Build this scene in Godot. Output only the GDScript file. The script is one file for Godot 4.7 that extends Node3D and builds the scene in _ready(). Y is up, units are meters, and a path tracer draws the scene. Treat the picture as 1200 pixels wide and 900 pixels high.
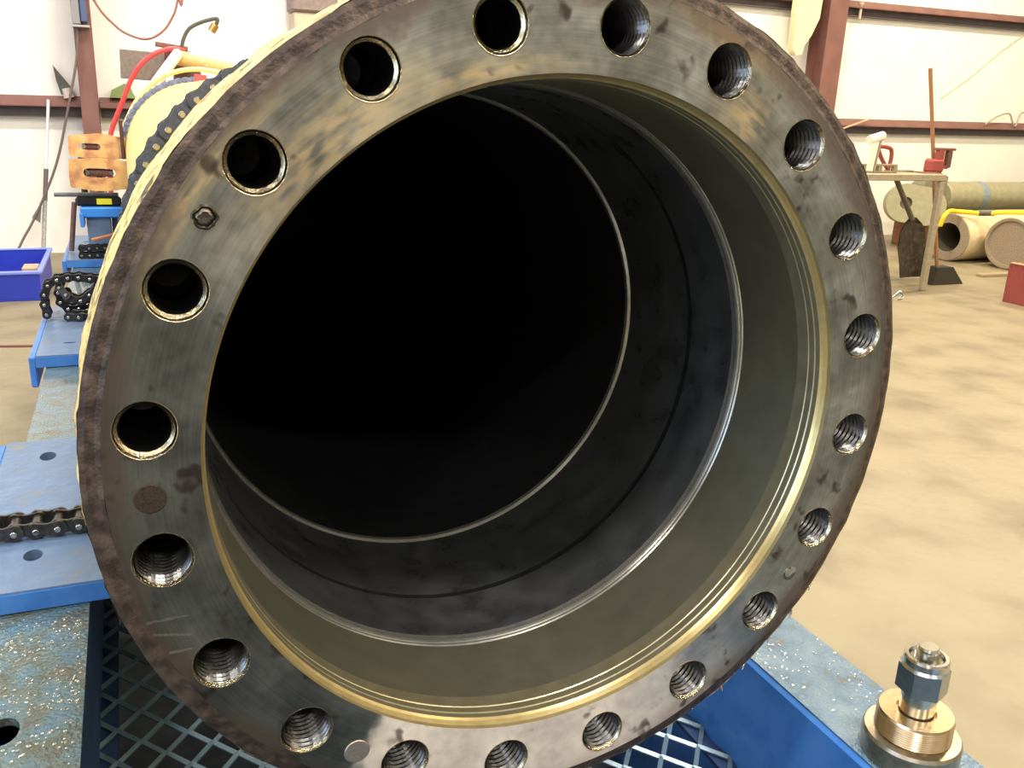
extends Node3D
# Workshop: a flanged steel cylinder lying in a chain vise bench. y up, metres; the cylinder's axis runs along -z.

const S := 0.30                                    # radius of the bolt circle
const C := Vector3(0.2954, 1.2599, -0.5863)        # centre of the flange face
const WALL_Z := -9.66
var used := {}
var rng := RandomNumberGenerator.new()

# ------------------------------------------------------------------ mesh builder
class G:
	var v := PackedVector3Array()
	var n := PackedVector3Array()
	var uv := PackedVector2Array()

	func tri(a: Vector3, b: Vector3, c: Vector3, na: Vector3, nb: Vector3, nc: Vector3, ua := Vector2.ZERO, ub := Vector2.ZERO, uc := Vector2.ZERO) -> void:
		var g := (b - a).cross(c - a)
		if g.dot(na + nb + nc) > 0.0:
			v.append(a); v.append(c); v.append(b)
			n.append(na); n.append(nc); n.append(nb)
			uv.append(ua); uv.append(uc); uv.append(ub)
		else:
			v.append(a); v.append(b); v.append(c)
			n.append(na); n.append(nb); n.append(nc)
			uv.append(ua); uv.append(ub); uv.append(uc)

	func quad(a: Vector3, b: Vector3, c: Vector3, d: Vector3, nn: Vector3) -> void:
		tri(a, b, c, nn, nn, nn, Vector2(0, 0), Vector2(1, 0), Vector2(1, 1))
		tri(a, c, d, nn, nn, nn, Vector2(0, 0), Vector2(1, 1), Vector2(0, 1))

	func quadn(a: Vector3, b: Vector3, c: Vector3, d: Vector3, na: Vector3, nb: Vector3, nc: Vector3, nd: Vector3, ua := Vector2.ZERO, ub := Vector2.ZERO, uc := Vector2.ZERO, ud := Vector2.ZERO) -> void:
		tri(a, b, c, na, nb, nc, ua, ub, uc)
		tri(a, c, d, na, nc, nd, ua, uc, ud)

	# chamfered box centred in xf
	func box(xf: Transform3D, size: Vector3, bev := 0.0) -> void:
		var h := size * 0.5
		var b := minf(bev, minf(h.x, minf(h.y, h.z)) * 0.9)
		var ax := [Vector3.RIGHT, Vector3.UP, Vector3.BACK]
		for i in 3:
			var j := (i + 1) % 3
			var k := (i + 2) % 3
			for s in [-1.0, 1.0]:
				var nn: Vector3 = ax[i] * s
				var o: Vector3 = nn * h[i]
				var u: Vector3 = ax[j] * (h[j] - b)
				var w: Vector3 = ax[k] * (h[k] - b)
				quad(xf * (o - u - w), xf * (o + u - w), xf * (o + u + w), xf * (o - u + w), (xf.basis * nn).normalized())
			if b > 0.0:
				for s in [-1.0, 1.0]:
					for t in [-1.0, 1.0]:
						var e1: Vector3 = ax[j] * s * h[j] + ax[k] * t * (h[k] - b)
						var e2: Vector3 = ax[j] * s * (h[j] - b) + ax[k] * t * h[k]
						var l: Vector3 = ax[i] * (h[i] - b)
						quad(xf * (e1 - l), xf * (e1 + l), xf * (e2 + l), xf * (e2 - l), (xf.basis * (ax[j] * s + ax[k] * t)).normalized())
		if b > 0.0:
			for sx in [-1.0, 1.0]:
				for sy in [-1.0, 1.0]:
					for sz in [-1.0, 1.0]:
						var sg := Vector3(sx, sy, sz)
						var c0 := h * sg
						var bx := Vector3(b * sx, 0, 0)
						var by := Vector3(0, b * sy, 0)
						var bz := Vector3(0, 0, b * sz)
						var nn := (xf.basis * sg).normalized()
						tri(xf * (c0 - by - bz), xf * (c0 - bx - bz), xf * (c0 - bx - by), nn, nn, nn)

	# lathe about xf's y axis; profile points are (radius, height); side +1: the solid lies on the axis side
	func lathe(xf: Transform3D, prof: Array, segs := 24, side := 1.0, jit: FastNoiseLite = null, amp := 0.0) -> void:
		for k in prof.size() - 1:
			var p0: Vector2 = prof[k]
			var p1: Vector2 = prof[k + 1]
			var d := p1 - p0
			if d.length() < 1e-7:
				continue
			var nr := Vector2(d.y, -d.x).normalized() * side
			for i in segs:
				var a0 := TAU * i / segs
				var a1 := TAU * (i + 1) / segs
				var e0 := Vector3(cos(a0), 0, sin(a0))
				var e1 := Vector3(cos(a1), 0, sin(a1))
				var q0 := p0.x
				var q1 := p0.x
				var q2 := p1.x
				var q3 := p1.x
				if jit:
					q0 += amp * jit.get_noise_3d(e0.x * 100, e0.z * 100, p0.y * 300)
					q1 += amp * jit.get_noise_3d(e1.x * 100, e1.z * 100, p0.y * 300)
					q2 += amp * jit.get_noise_3d(e1.x * 100, e1.z * 100, p1.y * 300)
					q3 += amp * jit.get_noise_3d(e0.x * 100, e0.z * 100, p1.y * 300)
				var n0 := (xf.basis * (e0 * nr.x + Vector3.UP * nr.y)).normalized()
				var n1 := (xf.basis * (e1 * nr.x + Vector3.UP * nr.y)).normalized()
				var u0 := float(i) / segs
				var u1 := float(i + 1) / segs
				quadn(xf * (e0 * q0 + Vector3.UP * p0.y), xf * (e1 * q1 + Vector3.UP * p0.y), xf * (e1 * q2 + Vector3.UP * p1.y), xf * (e0 * q3 + Vector3.UP * p1.y), n0, n1, n1, n0, Vector2(u0, p0.y), Vector2(u1, p0.y), Vector2(u1, p1.y), Vector2(u0, p1.y))

	func rod(a: Vector3, b: Vector3, r: float, segs := 12, r2 := -1.0) -> void:
		var d := b - a
		var xf := Transform3D(G.basis_y(d), a)
		var q := r if r2 < 0.0 else r2
		lathe(xf, [Vector2(0, 0), Vector2(r, 0), Vector2(q, d.length()), Vector2(0, d.length())], segs)

	static func basis_y(d: Vector3) -> Basis:
		var y := d.normalized()
		var x := y.cross(Vector3.BACK if absf(y.z) < 0.9 else Vector3.RIGHT).normalized()
		return Basis(x, y, x.cross(y))

	func tube(pts: Array, r: float, segs := 8) -> void:
		var x := Vector3.ZERO
		var rings := []
		for i in pts.size():
			var t: Vector3 = (pts[mini(i + 1, pts.size() - 1)] - pts[maxi(i - 1, 0)]).normalized()
			if i == 0:
				x = G.basis_y(t).x
			x = (x - t * x.dot(t)).normalized()
			var z := x.cross(t)
			var ring := []
			for k in segs:
				ring.append(x * cos(TAU * k / segs) + z * sin(TAU * k / segs))
			rings.append(ring)
		for i in pts.size() - 1:
			for k in segs:
				var m := (k + 1) % segs
				quadn(pts[i] + rings[i][k] * r, pts[i] + rings[i][m] * r, pts[i + 1] + rings[i + 1][m] * r, pts[i + 1] + rings[i + 1][k] * r, rings[i][k], rings[i][m], rings[i + 1][m], rings[i + 1][k])
		for e in [0, pts.size() - 1]:
			var nn: Vector3 = (pts[0] - pts[1]).normalized() if e == 0 else (pts[e] - pts[e - 1]).normalized()
			for k in segs:
				tri(pts[e], pts[e] + rings[e][k] * r, pts[e] + rings[e][(k + 1) % segs] * r, nn, nn, nn)

	# polygon in xf's xy plane, thick along z (centred)
	func prism(xf: Transform3D, poly: PackedVector2Array, depth: float, smooth := false) -> void:
		var idx := Geometry2D.triangulate_polygon(poly)
		for s in [-0.5, 0.5]:
			var nn: Vector3 = (xf.basis.z * s).normalized()
			for i in range(0, idx.size(), 3):
				var q := []
				for k in 3:
					var p := poly[idx[i + k]]
					q.append(xf * Vector3(p.x, p.y, s * depth))
				tri(q[0], q[1], q[2], nn, nn, nn)
		var ccw := -1.0 if Geometry2D.is_polygon_clockwise(poly) else 1.0
		var m := poly.size()
		for i in m:
			var p := poly[i]
			var q := poly[(i + 1) % m]
			var e := q - p
			var o := Vector2(e.y, -e.x).normalized() * ccw
			var n0 := o
			var n1 := o
			if smooth:
				var e0 := p - poly[(i + m - 1) % m]
				var e1 := poly[(i + 2) % m] - q
				n0 = (o + Vector2(e0.y, -e0.x).normalized() * ccw).normalized()
				n1 = (o + Vector2(e1.y, -e1.x).normalized() * ccw).normalized()
			var m0 := (xf.basis * Vector3(n0.x, n0.y, 0)).normalized()
			var m1 := (xf.basis * Vector3(n1.x, n1.y, 0)).normalized()
			quadn(xf * Vector3(p.x, p.y, -depth / 2), xf * Vector3(q.x, q.y, -depth / 2), xf * Vector3(q.x, q.y, depth / 2), xf * Vector3(p.x, p.y, depth / 2), m0, m1, m1, m0)

	# a flat plate with one round or slotted hole: ring of quads between the outline and the hole (same number of points)
	func ring_plate(xf: Transform3D, outer: PackedVector2Array, inner: PackedVector2Array, depth: float) -> void:
		var m := outer.size()
		for i in m:
			var j := (i + 1) % m
			var a := outer[i]
			var b := outer[j]
			var c := inner[j]
			var d := inner[i]
			for s in [-0.5, 0.5]:
				var z: float = s * depth
				quad(xf * Vector3(a.x, a.y, z), xf * Vector3(b.x, b.y, z), xf * Vector3(c.x, c.y, z), xf * Vector3(d.x, d.y, z), (xf.basis.z * s).normalized())
			for e in [[a, b, 1.0], [d, c, -1.0]]:
				var p: Vector2 = e[0]
				var q: Vector2 = e[1]
				var dd := q - p
				if dd.length() < 1e-6:
					continue
				var mid := (p + q) * 0.5
				var o := Vector2(dd.y, -dd.x).normalized()
				var to_metal := ((a + b) - (c + d)) * float(e[2])
				if o.dot(to_metal) < 0.0:
					o = -o
				quad(xf * Vector3(p.x, p.y, -depth / 2), xf * Vector3(q.x, q.y, -depth / 2), xf * Vector3(q.x, q.y, depth / 2), xf * Vector3(p.x, p.y, depth / 2), (xf.basis * Vector3(o.x, o.y, 0)).normalized())

	func mesh(off := Vector3.ZERO) -> ArrayMesh:
		var a := []
		a.resize(Mesh.ARRAY_MAX)
		var w := v.duplicate()
		if off != Vector3.ZERO:
			for i in w.size():
				w[i] -= off
		a[Mesh.ARRAY_VERTEX] = w
		a[Mesh.ARRAY_NORMAL] = n
		a[Mesh.ARRAY_TEX_UV] = uv
		var ix := PackedInt32Array()
		ix.resize(v.size())
		for i in ix.size():
			ix[i] = i
		a[Mesh.ARRAY_INDEX] = ix
		var m := ArrayMesh.new()
		m.add_surface_from_arrays(Mesh.PRIMITIVE_TRIANGLES, a)
		return m

# ------------------------------------------------------------------ naming and parenting
func numbered(called: String) -> String:
	var k: int = used.get(called, 0)
	used[called] = k + 1
	return called if k == 0 else "%s_%03d" % [called, k]

func thing(called: String, label: String, category: String, at := Vector3.ZERO, group := "") -> Node3D:
	var o := Node3D.new()
	o.name = numbered(called)
	o.position = at
	add_child(o, true)
	o.set_meta("label", label)
	o.set_meta("category", category)
	if group != "":
		o.set_meta("group", group)
	return o

# g is in scene coordinates; the part is moved under its parent
func part(parent: Node3D, called: String, g: G, m: Material, label := "") -> MeshInstance3D:
	var off := Vector3.ZERO
	var p: Node = parent
	while p is Node3D and p != self:
		off += p.position
		p = p.get_parent()
	var o := MeshInstance3D.new()
	o.name = called
	o.mesh = g.mesh(off)
	o.material_override = m
	parent.add_child(o, true)
	if label != "":
		o.set_meta("label", label)
	return o

func put(parent: Node3D, called: String, me: Mesh, m: Material, xf: Transform3D) -> MeshInstance3D:
	var o := MeshInstance3D.new()
	o.name = called
	o.mesh = me
	o.material_override = m
	o.transform = xf
	parent.add_child(o, true)
	return o

func single(called: String, label: String, category: String, g: G, m: Material, at := Vector3.ZERO, group := "") -> MeshInstance3D:
	var o := MeshInstance3D.new()
	o.name = numbered(called)
	o.mesh = g.mesh(at)
	o.material_override = m
	o.position = at
	add_child(o, true)
	o.set_meta("label", label)
	o.set_meta("category", category)
	if group != "":
		o.set_meta("group", group)
	return o

func struct(called: String, g: G, m: Material, label: String, category: String) -> MeshInstance3D:
	var o := MeshInstance3D.new()
	o.name = called
	o.mesh = g.mesh()
	o.material_override = m
	add_child(o, true)
	o.set_meta("kind", "structure")
	o.set_meta("label", label)
	o.set_meta("category", category)
	return o

func bx(a: Vector3, b: Vector3, bev := 0.0, g: G = null) -> G:
	var r := g if g else G.new()
	r.box(Transform3D(Basis(), (a + b) * 0.5), (b - a).abs(), bev)
	return r

func bar(a: Vector3, b: Vector3, w: float, h: float, bev := 0.0, g: G = null) -> G:
	var r := g if g else G.new()
	r.box(Transform3D(G.basis_y(b - a), (a + b) * 0.5), Vector3(w, (b - a).length(), h), bev)
	return r

func spline(pts: Array, per := 8) -> Array:
	var out := []
	for i in pts.size() - 1:
		var p0: Vector3 = pts[maxi(i - 1, 0)]
		var p1: Vector3 = pts[i]
		var p2: Vector3 = pts[i + 1]
		var p3: Vector3 = pts[mini(i + 2, pts.size() - 1)]
		for k in per:
			out.append(p1.cubic_interpolate(p2, p0, p3, float(k) / per))
	out.append(pts[-1])
	return out

# ------------------------------------------------------------------ materials
func noise_tex(freq: float, oct := 4, seed_ := 1, cols: Array = [], offs: Array = [], hard := false, bump := 0.0) -> NoiseTexture2D:
	var f := FastNoiseLite.new()
	f.seed = seed_
	f.frequency = freq
	f.fractal_octaves = oct
	f.noise_type = FastNoiseLite.TYPE_SIMPLEX_SMOOTH
	var t := NoiseTexture2D.new()
	t.width = 512
	t.height = 512
	t.seamless = true
	t.noise = f
	if cols.size():
		var g := Gradient.new()
		var pc := PackedColorArray()
		var po := PackedFloat32Array()
		for i in cols.size():
			pc.append(cols[i])
			po.append(offs[i] if offs.size() else float(i) / (cols.size() - 1))
		g.colors = pc
		g.offsets = po
		if hard:
			g.interpolation_mode = Gradient.GRADIENT_INTERPOLATE_CONSTANT
		t.color_ramp = g
	if bump > 0.0:
		t.as_normal_map = true
		t.bump_strength = bump
	return t

func flat(c: Color, rough := 0.6, metal := 0.0) -> StandardMaterial3D:
	var m := StandardMaterial3D.new()
	m.albedo_color = c
	m.roughness = rough
	m.metallic = metal
	return m

# mottled material: colours along a noise ramp, repeated every 1/scale metres
func mottled(cols: Array, scale: float, freq := 0.012, rough := 0.6, metal := 0.0, bump := 0.0, bump_freq := 0.05, offs: Array = [], seed_ := 1, hard := false) -> StandardMaterial3D:
	var m := flat(Color.WHITE, rough, metal)
	m.albedo_texture = noise_tex(freq, 5, seed_, cols, offs, hard)
	m.uv1_triplanar = true
	m.uv1_world_triplanar = true
	m.uv1_scale = Vector3.ONE * scale
	if bump > 0.0:
		m.normal_enabled = true
		m.normal_texture = noise_tex(bump_freq, 3, seed_ + 7, [], [], false, 4.0)
		m.normal_scale = bump
	return m

func rgb(r: int, g: int, b: int) -> Color:
	return Color(r / 255.0, g / 255.0, b / 255.0)

func face_material() -> StandardMaterial3D:
	var w := 1024
	var big := FastNoiseLite.new()
	big.seed = 5
	big.frequency = 0.009
	big.fractal_octaves = 5
	var fine := FastNoiseLite.new()
	fine.seed = 9
	fine.frequency = 0.05
	fine.fractal_octaves = 3
	var px := PackedByteArray()
	px.resize(w * w * 3)
	var ro := PackedByteArray()
	ro.resize(w * w)
	var me := PackedByteArray()
	me.resize(w * w)
	var scratches := [[Vector2(-1.024, -0.355), Vector2(-0.939, -0.351)], [Vector2(-1.054, -0.38), Vector2(-0.933, -0.403)], [Vector2(-0.982, -0.442), Vector2(-0.935, -0.441)]]
	for j in w:
		for i in w:
			var x := (i + 0.5 - w * 0.5) / w * 2.4
			var y := -(j + 0.5 - w * 0.5) / w * 2.4
			var r := sqrt(x * x + y * y)
			if r < 0.85 or r > 1.16:
				continue
			var a := rad_to_deg(atan2(y, x))
			var b := big.get_noise_2d(i, j)
			var f := fine.get_noise_2d(i, j)
			var turn := fine.get_noise_2d(r * 2600.0, a * 0.7)
			var col := Vector3(0.56, 0.57, 0.55) * (1.0 + 0.22 * b + 0.08 * f + 0.10 * turn)
			# wet oil film on the left, dry lighter metal below
			var dry := smoothstep(-124.0, -121.0, a + 4.0 * b) * (1.0 - smoothstep(-78.0, -42.0, a))
			var film := smoothstep(140.0, 165.0, absf(a + 0.0)) if a > 0.0 else smoothstep(118.0, 126.0, absf(a))
			col *= 1.0 - 0.26 * film
			col = col.lerp(Vector3(0.86, 0.815, 0.76) * (1.0 + 0.12 * b + 0.06 * f), dry * 0.9)
			# warm tan patches
			var warm := 0.0
			for s in [[128.0, 0.93, 17.0, 0.07], [143.0, 1.06, 14.0, 0.03], [59.0, 0.93, 5.0, 0.07], [66.0, 1.07, 10.0, 0.03], [105.0, 0.905, 12.0, 0.03]]:
				var da: float = (a - s[0]) / s[2]
				var dr: float = (r - s[1]) / s[3]
				warm = maxf(warm, exp(-da * da - dr * dr) * clampf(0.85 + 1.1 * fine.get_noise_2d(r * 700.0, a * 3.0) + 0.5 * b, 0.0, 1.0))
			col = col.lerp(Vector3(0.80, 0.70, 0.52), warm * 0.8)
			# rusty brown streaks near the outside edge
			var rust := smoothstep(1.03, 1.10, r + 0.06 * b + 0.02 * f) * (1.0 - dry * 0.6)
			col = col.lerp(Vector3(0.33, 0.26, 0.22), rust * 0.6)
			# dark specks and stains
			var st := smoothstep(0.22, 0.55, fine.get_noise_2d(i * 0.45 + 900.0, j * 0.45)) * smoothstep(0.0, 0.3, big.get_noise_2d(i + 3000, j))
			col = col.lerp(Vector3(0.24, 0.21, 0.19), st * 0.75)
			if x < -0.92 and y < -0.34 and y > -0.45:
				for q in scratches:
					var pt := Vector2(x, y)
					var cl := Geometry2D.get_closest_point_to_segment(pt, q[0], q[1])
					if pt.distance_to(cl) < 0.0028:
						col = col.lerp(Vector3(0.62, 0.60, 0.56), 0.55)
			var o := (j * w + i) * 3
			px[o] = int(clampf(col.x, 0, 1) * 255)
			px[o + 1] = int(clampf(col.y, 0, 1) * 255)
			px[o + 2] = int(clampf(col.z, 0, 1) * 255)
			me[j * w + i] = int(clampf(0.95 - 0.6 * dry - 0.35 * warm, 0, 1) * 255)
			ro[j * w + i] = int(clampf(0.42 + 0.16 * b + 0.06 * f + 0.12 * rust + 0.05 * dry, 0.1, 0.9) * 255)
	var m := flat(Color.WHITE, 1.0, 1.0)
	m.albedo_texture = ImageTexture.create_from_image(Image.create_from_data(w, w, false, Image.FORMAT_RGB8, px))
	m.roughness_texture = ImageTexture.create_from_image(Image.create_from_data(w, w, false, Image.FORMAT_L8, ro))
	m.metallic_texture = ImageTexture.create_from_image(Image.create_from_data(w, w, false, Image.FORMAT_L8, me))
	return m

# ------------------------------------------------------------------ chains
const PITCH := 0.0285
var link_outer: ArrayMesh
var link_inner: ArrayMesh
var link_pin: ArrayMesh

func plate_outline(p: float, h: float) -> PackedVector2Array:
	var o := PackedVector2Array()
	for k in 9:
		var a := -PI * 0.42 + PI * 0.84 * k / 8.0
		o.append(Vector2(p / 2 + cos(a) * h / 2, sin(a) * h / 2))
	o.append(Vector2(0, h * 0.36))
	for k in 9:
		var a := PI * 0.58 + PI * 0.84 * k / 8.0
		o.append(Vector2(-p / 2 + cos(a) * h / 2, sin(a) * h / 2))
	o.append(Vector2(0, -h * 0.36))
	return o

func make_links() -> void:
	var g := G.new()
	var h := 0.0255
	for s in [-1.0, 1.0]:
		g.prism(Transform3D(Basis(), Vector3(0, 0, s * 0.0235)), plate_outline(PITCH, h), 0.005, true)
		g.rod(Vector3(s * PITCH / 2, 0, -0.0235), Vector3(s * PITCH / 2, 0, 0.0235), 0.004, 8)
	link_outer = g.mesh()
	g = G.new()
	g.lathe(Transform3D(G.basis_y(Vector3.BACK), Vector3(0, 0, -0.031)), [Vector2(0, 0), Vector2(0.0036, 0), Vector2(0.0047, 0.0012), Vector2(0.0047, 0.0608), Vector2(0.0036, 0.062), Vector2(0, 0.062)], 14)
	link_pin = g.mesh()
	g = G.new()
	for s in [-1.0, 1.0]:
		g.prism(Transform3D(Basis(), Vector3(0, 0, s * 0.0175)), plate_outline(PITCH, h * 0.97), 0.005, true)
		g.rod(Vector3(s * PITCH / 2, 0, -0.015), Vector3(s * PITCH / 2, 0, 0.015), 0.0088, 12)
	link_inner = g.mesh()

# lays links along a path; their pins lie along `pin`
func chain(root: Node3D, path: Array, pin: Vector3, m: Material, scale := 1.0, first := 0, pin_m: Material = null) -> void:
	var step := PITCH * scale
	var at: Vector3 = path[0]
	var i := 1
	var k := first
	var prev := at
	while i < path.size():
		var nxt := at
		var found := false
		while i < path.size():
			if at.distance_to(path[i]) >= step:
				var a := prev
				var b: Vector3 = path[i]
				var lo := 0.0
				var hi := 1.0
				for q in 24:
					var mid := (lo + hi) / 2
					if at.distance_to(a.lerp(b, mid)) < step:
						lo = mid
					else:
						hi = mid
				nxt = a.lerp(b, hi)
				found = true
				break
			prev = path[i]
			i += 1
		if not found:
			break
		var x := (nxt - at).normalized()
		var z := (pin - x * pin.dot(x)).normalized()
		var bs := Basis(x, z.cross(x), z)
		var ln := put(root, "link", link_outer if k % 2 == 0 else link_inner, m, Transform3D(bs * scale, (at + nxt) / 2 - root.position))
		if pin_m and k % 2 == 0:
			for s in [-0.5, 0.5]:
				put(ln, "pin", link_pin, pin_m, Transform3D(Basis(), Vector3(s * PITCH, 0, 0)))
		at = nxt
		prev = nxt
		k += 1

# ------------------------------------------------------------------ scene
func _ready() -> void:
	rng.seed = 11
	# camera
	var cam := Camera3D.new()
	cam.name = "camera"
	cam.transform = Transform3D(Basis(Vector3(0.92191798, 0.03817094, 0.38549995), Vector3(0.07997837, 0.95493934, -0.28582216), Vector3(-0.37903918, 0.29433625, 0.8773229)).orthonormalized(), Vector3(0, 1.5, 0))
	cam.fov = rad_to_deg(2.0 * atan(450.0 / 1045.0))
	cam.near = 0.02
	cam.far = 200.0
	cam.current = true
	add_child(cam)
	# sky and exposure
	var env := Environment.new()
	env.background_mode = Environment.BG_COLOR
	env.background_color = Color(0.72, 0.84, 1.0)
	env.background_energy_multiplier = 1.6
	env.tonemap_mode = Environment.TONE_MAPPER_LINEAR
	env.tonemap_exposure = 1.0
	env.sdfgi_enabled = true
	env.ssao_enabled = true
	env.ssil_enabled = true
	var we := WorldEnvironment.new()
	we.name = "environment"
	we.environment = env
	add_child(we)
	# daylight through the open roller door in the left wall
	area_light("daylight", Vector3(-6.7, 2.0, 1.2), Vector3(1, -0.05, -0.1), Vector2(3.6, 3.4), 26.0, Color(0.80, 0.90, 1.0))
	# ceiling lamps
	for zi in [-6.8, -2.6, 1.3, 5.0]:
		for xi in [-3.2, 1.2, 5.6, 10.0]:
			var e := 24.0
			if zi > 0.0:
				e = 18.0
			elif xi < 0.0 and zi > -4.0:
				e = 9.0
			elif xi < 3.0:
				e = 20.0
			elif zi < -5.0:
				e = 29.0
			lamp(Vector3(xi, 5.6, zi), e, Color(1.0, 0.93, 0.80) if xi > 3.0 else Color(1.0, 0.97, 0.93))
	build_room()
	build_bench()
	build_cylinder()
	build_vises()
	build_stud()
	build_machine_head()
	build_left_wall_things()
	build_right_wall_things()
	build_right_floor_things()

func area_light(called: String, at: Vector3, dir: Vector3, size: Vector2, energy: float, col: Color) -> void:
	var l := AreaLight3D.new()
	l.name = called
	l.area_size = size
	l.light_energy = energy
	l.light_color = col
	l.shadow_enabled = true
	l.area_range = 60.0
	l.position = at
	add_child(l, true)
	l.look_at_from_position(at, at + dir, Vector3.UP if absf(dir.normalized().y) < 0.9 else Vector3.BACK)

func lamp(at: Vector3, energy: float, col: Color) -> void:
	var t := thing("ceiling_lamp", "white high bay ceiling lamp hanging under the roof", "lamp", at, "high bay ceiling lamps")
	part(t, "housing", bx(at + Vector3(-0.65, 0.02, -0.22), at + Vector3(0.65, 0.12, 0.22), 0.02), flat(rgb(225, 225, 222), 0.5))
	var dm := flat(rgb(250, 250, 245), 0.4)
	dm.emission_enabled = true
	dm.emission = col
	dm.emission_energy_multiplier = 3.0
	part(t, "diffuser", bx(at + Vector3(-0.62, 0.0, -0.19), at + Vector3(0.62, 0.02, 0.19)), dm)
	part(t, "hanger", bx(at + Vector3(-0.012, 0.12, -0.012), at + Vector3(0.012, 0.9, 0.012)), flat(rgb(90, 90, 90), 0.5, 0.8))
	area_light("lamp_light", at + Vector3(0, -0.02, 0), Vector3.DOWN, Vector2(1.2, 0.36), energy, col)

# ------------------------------------------------------------------ room
func build_room() -> void:
	var fm := mottled([rgb(104, 94, 74), rgb(124, 114, 92), rgb(131, 121, 98), rgb(138, 128, 105)], 0.28, 0.012, 0.55, 0.0, 0.12, 0.08, [0.0, 0.38, 0.55, 1.0], 3)
	struct("floor", bx(Vector3(-7, -0.2, -9.9), Vector3(17, 0, 0.7)), fm, "tan stained concrete workshop floor", "floor")
	struct("floor_2", bx(Vector3(-7, -0.2, 0.7), Vector3(17, 0, 8)), mottled([rgb(88, 88, 86), rgb(104, 103, 100)], 0.5), "unseen dark grey floor added behind the camera to dim the flange reflections", "floor")  # unseen floor added dark to dim what the flange face reflects
	var wm := mottled([rgb(238, 236, 230), rgb(246, 245, 240)], 0.3, 0.01, 0.6, 0.0, 0.15, 0.02)
	struct("wall_back", bx(Vector3(-7, 0, WALL_Z - 0.24), Vector3(17, 6.5, WALL_Z)), wm, "white insulated metal wall behind the bench", "wall")
	var gm := mottled([rgb(150, 146, 140), rgb(165, 160, 152)], 0.3)  # unseen front wall, greyed to dim the flange's reflections
	struct("wall_right", bx(Vector3(17, 0, -9.9), Vector3(17.2, 6.5, 8)), wm, "white insulated side wall beyond the pipes", "wall")
	struct("wall_front", bx(Vector3(-7, 0, 8), Vector3(17, 6.5, 8.2)), gm, "unseen workshop wall behind the camera, greyed to dim the flange reflections", "wall")
	var g := bx(Vector3(-7.2, 0, -9.9), Vector3(-7, 6.5, -0.8))
	bx(Vector3(-7.2, 0, 3.2), Vector3(-7, 6.5, 8), 0, g)
	bx(Vector3(-7.2, 3.8, -0.8), Vector3(-7, 6.5, 3.2), 0, g)
	struct("wall_left", g, wm, "white side wall with an open roller door", "wall")
	struct("ceiling", bx(Vector3(-7.2, 6.5, -9.9), Vector3(17.2, 6.7, 8.2)), flat(rgb(225, 224, 220), 0.7), "white insulated workshop roof", "ceiling")

	# steel frame of the back wall: girts with a sloped upper and lower face, and H columns
	var red := mottled([rgb(112, 78, 74), rgb(122, 84, 78), rgb(132, 94, 88)], 0.6, 0.008, 0.6)
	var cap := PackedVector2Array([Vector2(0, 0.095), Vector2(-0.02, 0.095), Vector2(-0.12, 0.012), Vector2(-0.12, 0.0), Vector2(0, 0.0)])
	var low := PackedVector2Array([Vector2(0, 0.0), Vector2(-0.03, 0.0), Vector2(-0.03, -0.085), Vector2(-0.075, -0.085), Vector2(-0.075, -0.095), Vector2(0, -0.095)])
	var shade := mottled([rgb(74, 66, 68), rgb(92, 82, 84)], 0.8, 0.01, 0.6)  # lower half of each girt darkened: its shade is put into the colour
	for q in [[-7.0, 1.29, -0.3, 1.365, "lower rust red wall girt running behind the bench to the left column"], [-0.18, 1.363, 8.05, 1.445, "rust red wall girt between the two columns, behind the flange"], [8.4, 1.45, 16.9, 1.545, "rust red wall girt just above the red-handled tools"], [-7.0, 2.86, 8.05, 2.89, "upper rust red wall girt at the top edge left of the right column"], [8.4, 2.885, 16.9, 2.96, "upper rust red wall girt above the table and pipes"]]:
		var a := Vector3(q[0], q[1], WALL_Z)
		var b := Vector3(q[2], q[3], WALL_Z)
		var z := (b - a).normalized()
		var y := (Vector3.UP - z * z.y).normalized()
		var gt := thing("wall_girt", q[4], "steel beam", (a + b) / 2, "wall girts")
		var bs := Basis(y.cross(z), y, z)
		g = G.new()
		g.prism(Transform3D(bs, (a + b) / 2), cap, (b - a).length())
		part(gt, "girt_cap", g, red, "rust red sloped cap")
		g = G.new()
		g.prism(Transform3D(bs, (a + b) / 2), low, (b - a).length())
		part(gt, "girt_shaded_lower", g, shade, "lower half of the girt, its shade put into dark grey")
	for q in [[-0.265, 0.145, "rust red steel column beside the hanging hose, left of the flange"], [8.2, 0.28, "rust red steel column right of the flange, under cream insulation"]]:
		var x: float = q[0]
		var w: float = q[1]
		var t := thing("steel_column", q[2], "column", Vector3(x, 0, WALL_Z + 0.2))
		part(t, "front_flange", bx(Vector3(x - w / 2, 0, WALL_Z + 0.30), Vector3(x + w / 2, 6.45, WALL_Z + 0.32), 0.003), red)
		part(t, "rear_flange", bx(Vector3(x - w / 2, 0, WALL_Z + 0.002), Vector3(x + w / 2, 6.45, WALL_Z + 0.02), 0.003), red)
		part(t, "column_web", bx(Vector3(x - 0.008, 0, WALL_Z + 0.02), Vector3(x + 0.008, 6.45, WALL_Z + 0.30)), red)

func mirrored(p: PackedVector2Array) -> PackedVector2Array:
	var o := PackedVector2Array()
	for q in p:
		o.append(Vector2(-q.x, q.y))
	return o

# ------------------------------------------------------------------ bench
var blue: StandardMaterial3D
var dusty_glare: StandardMaterial3D
var oily: StandardMaterial3D
var dark_blue: StandardMaterial3D
var steel: StandardMaterial3D
var black_steel: StandardMaterial3D
var chain_steel: StandardMaterial3D

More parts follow.
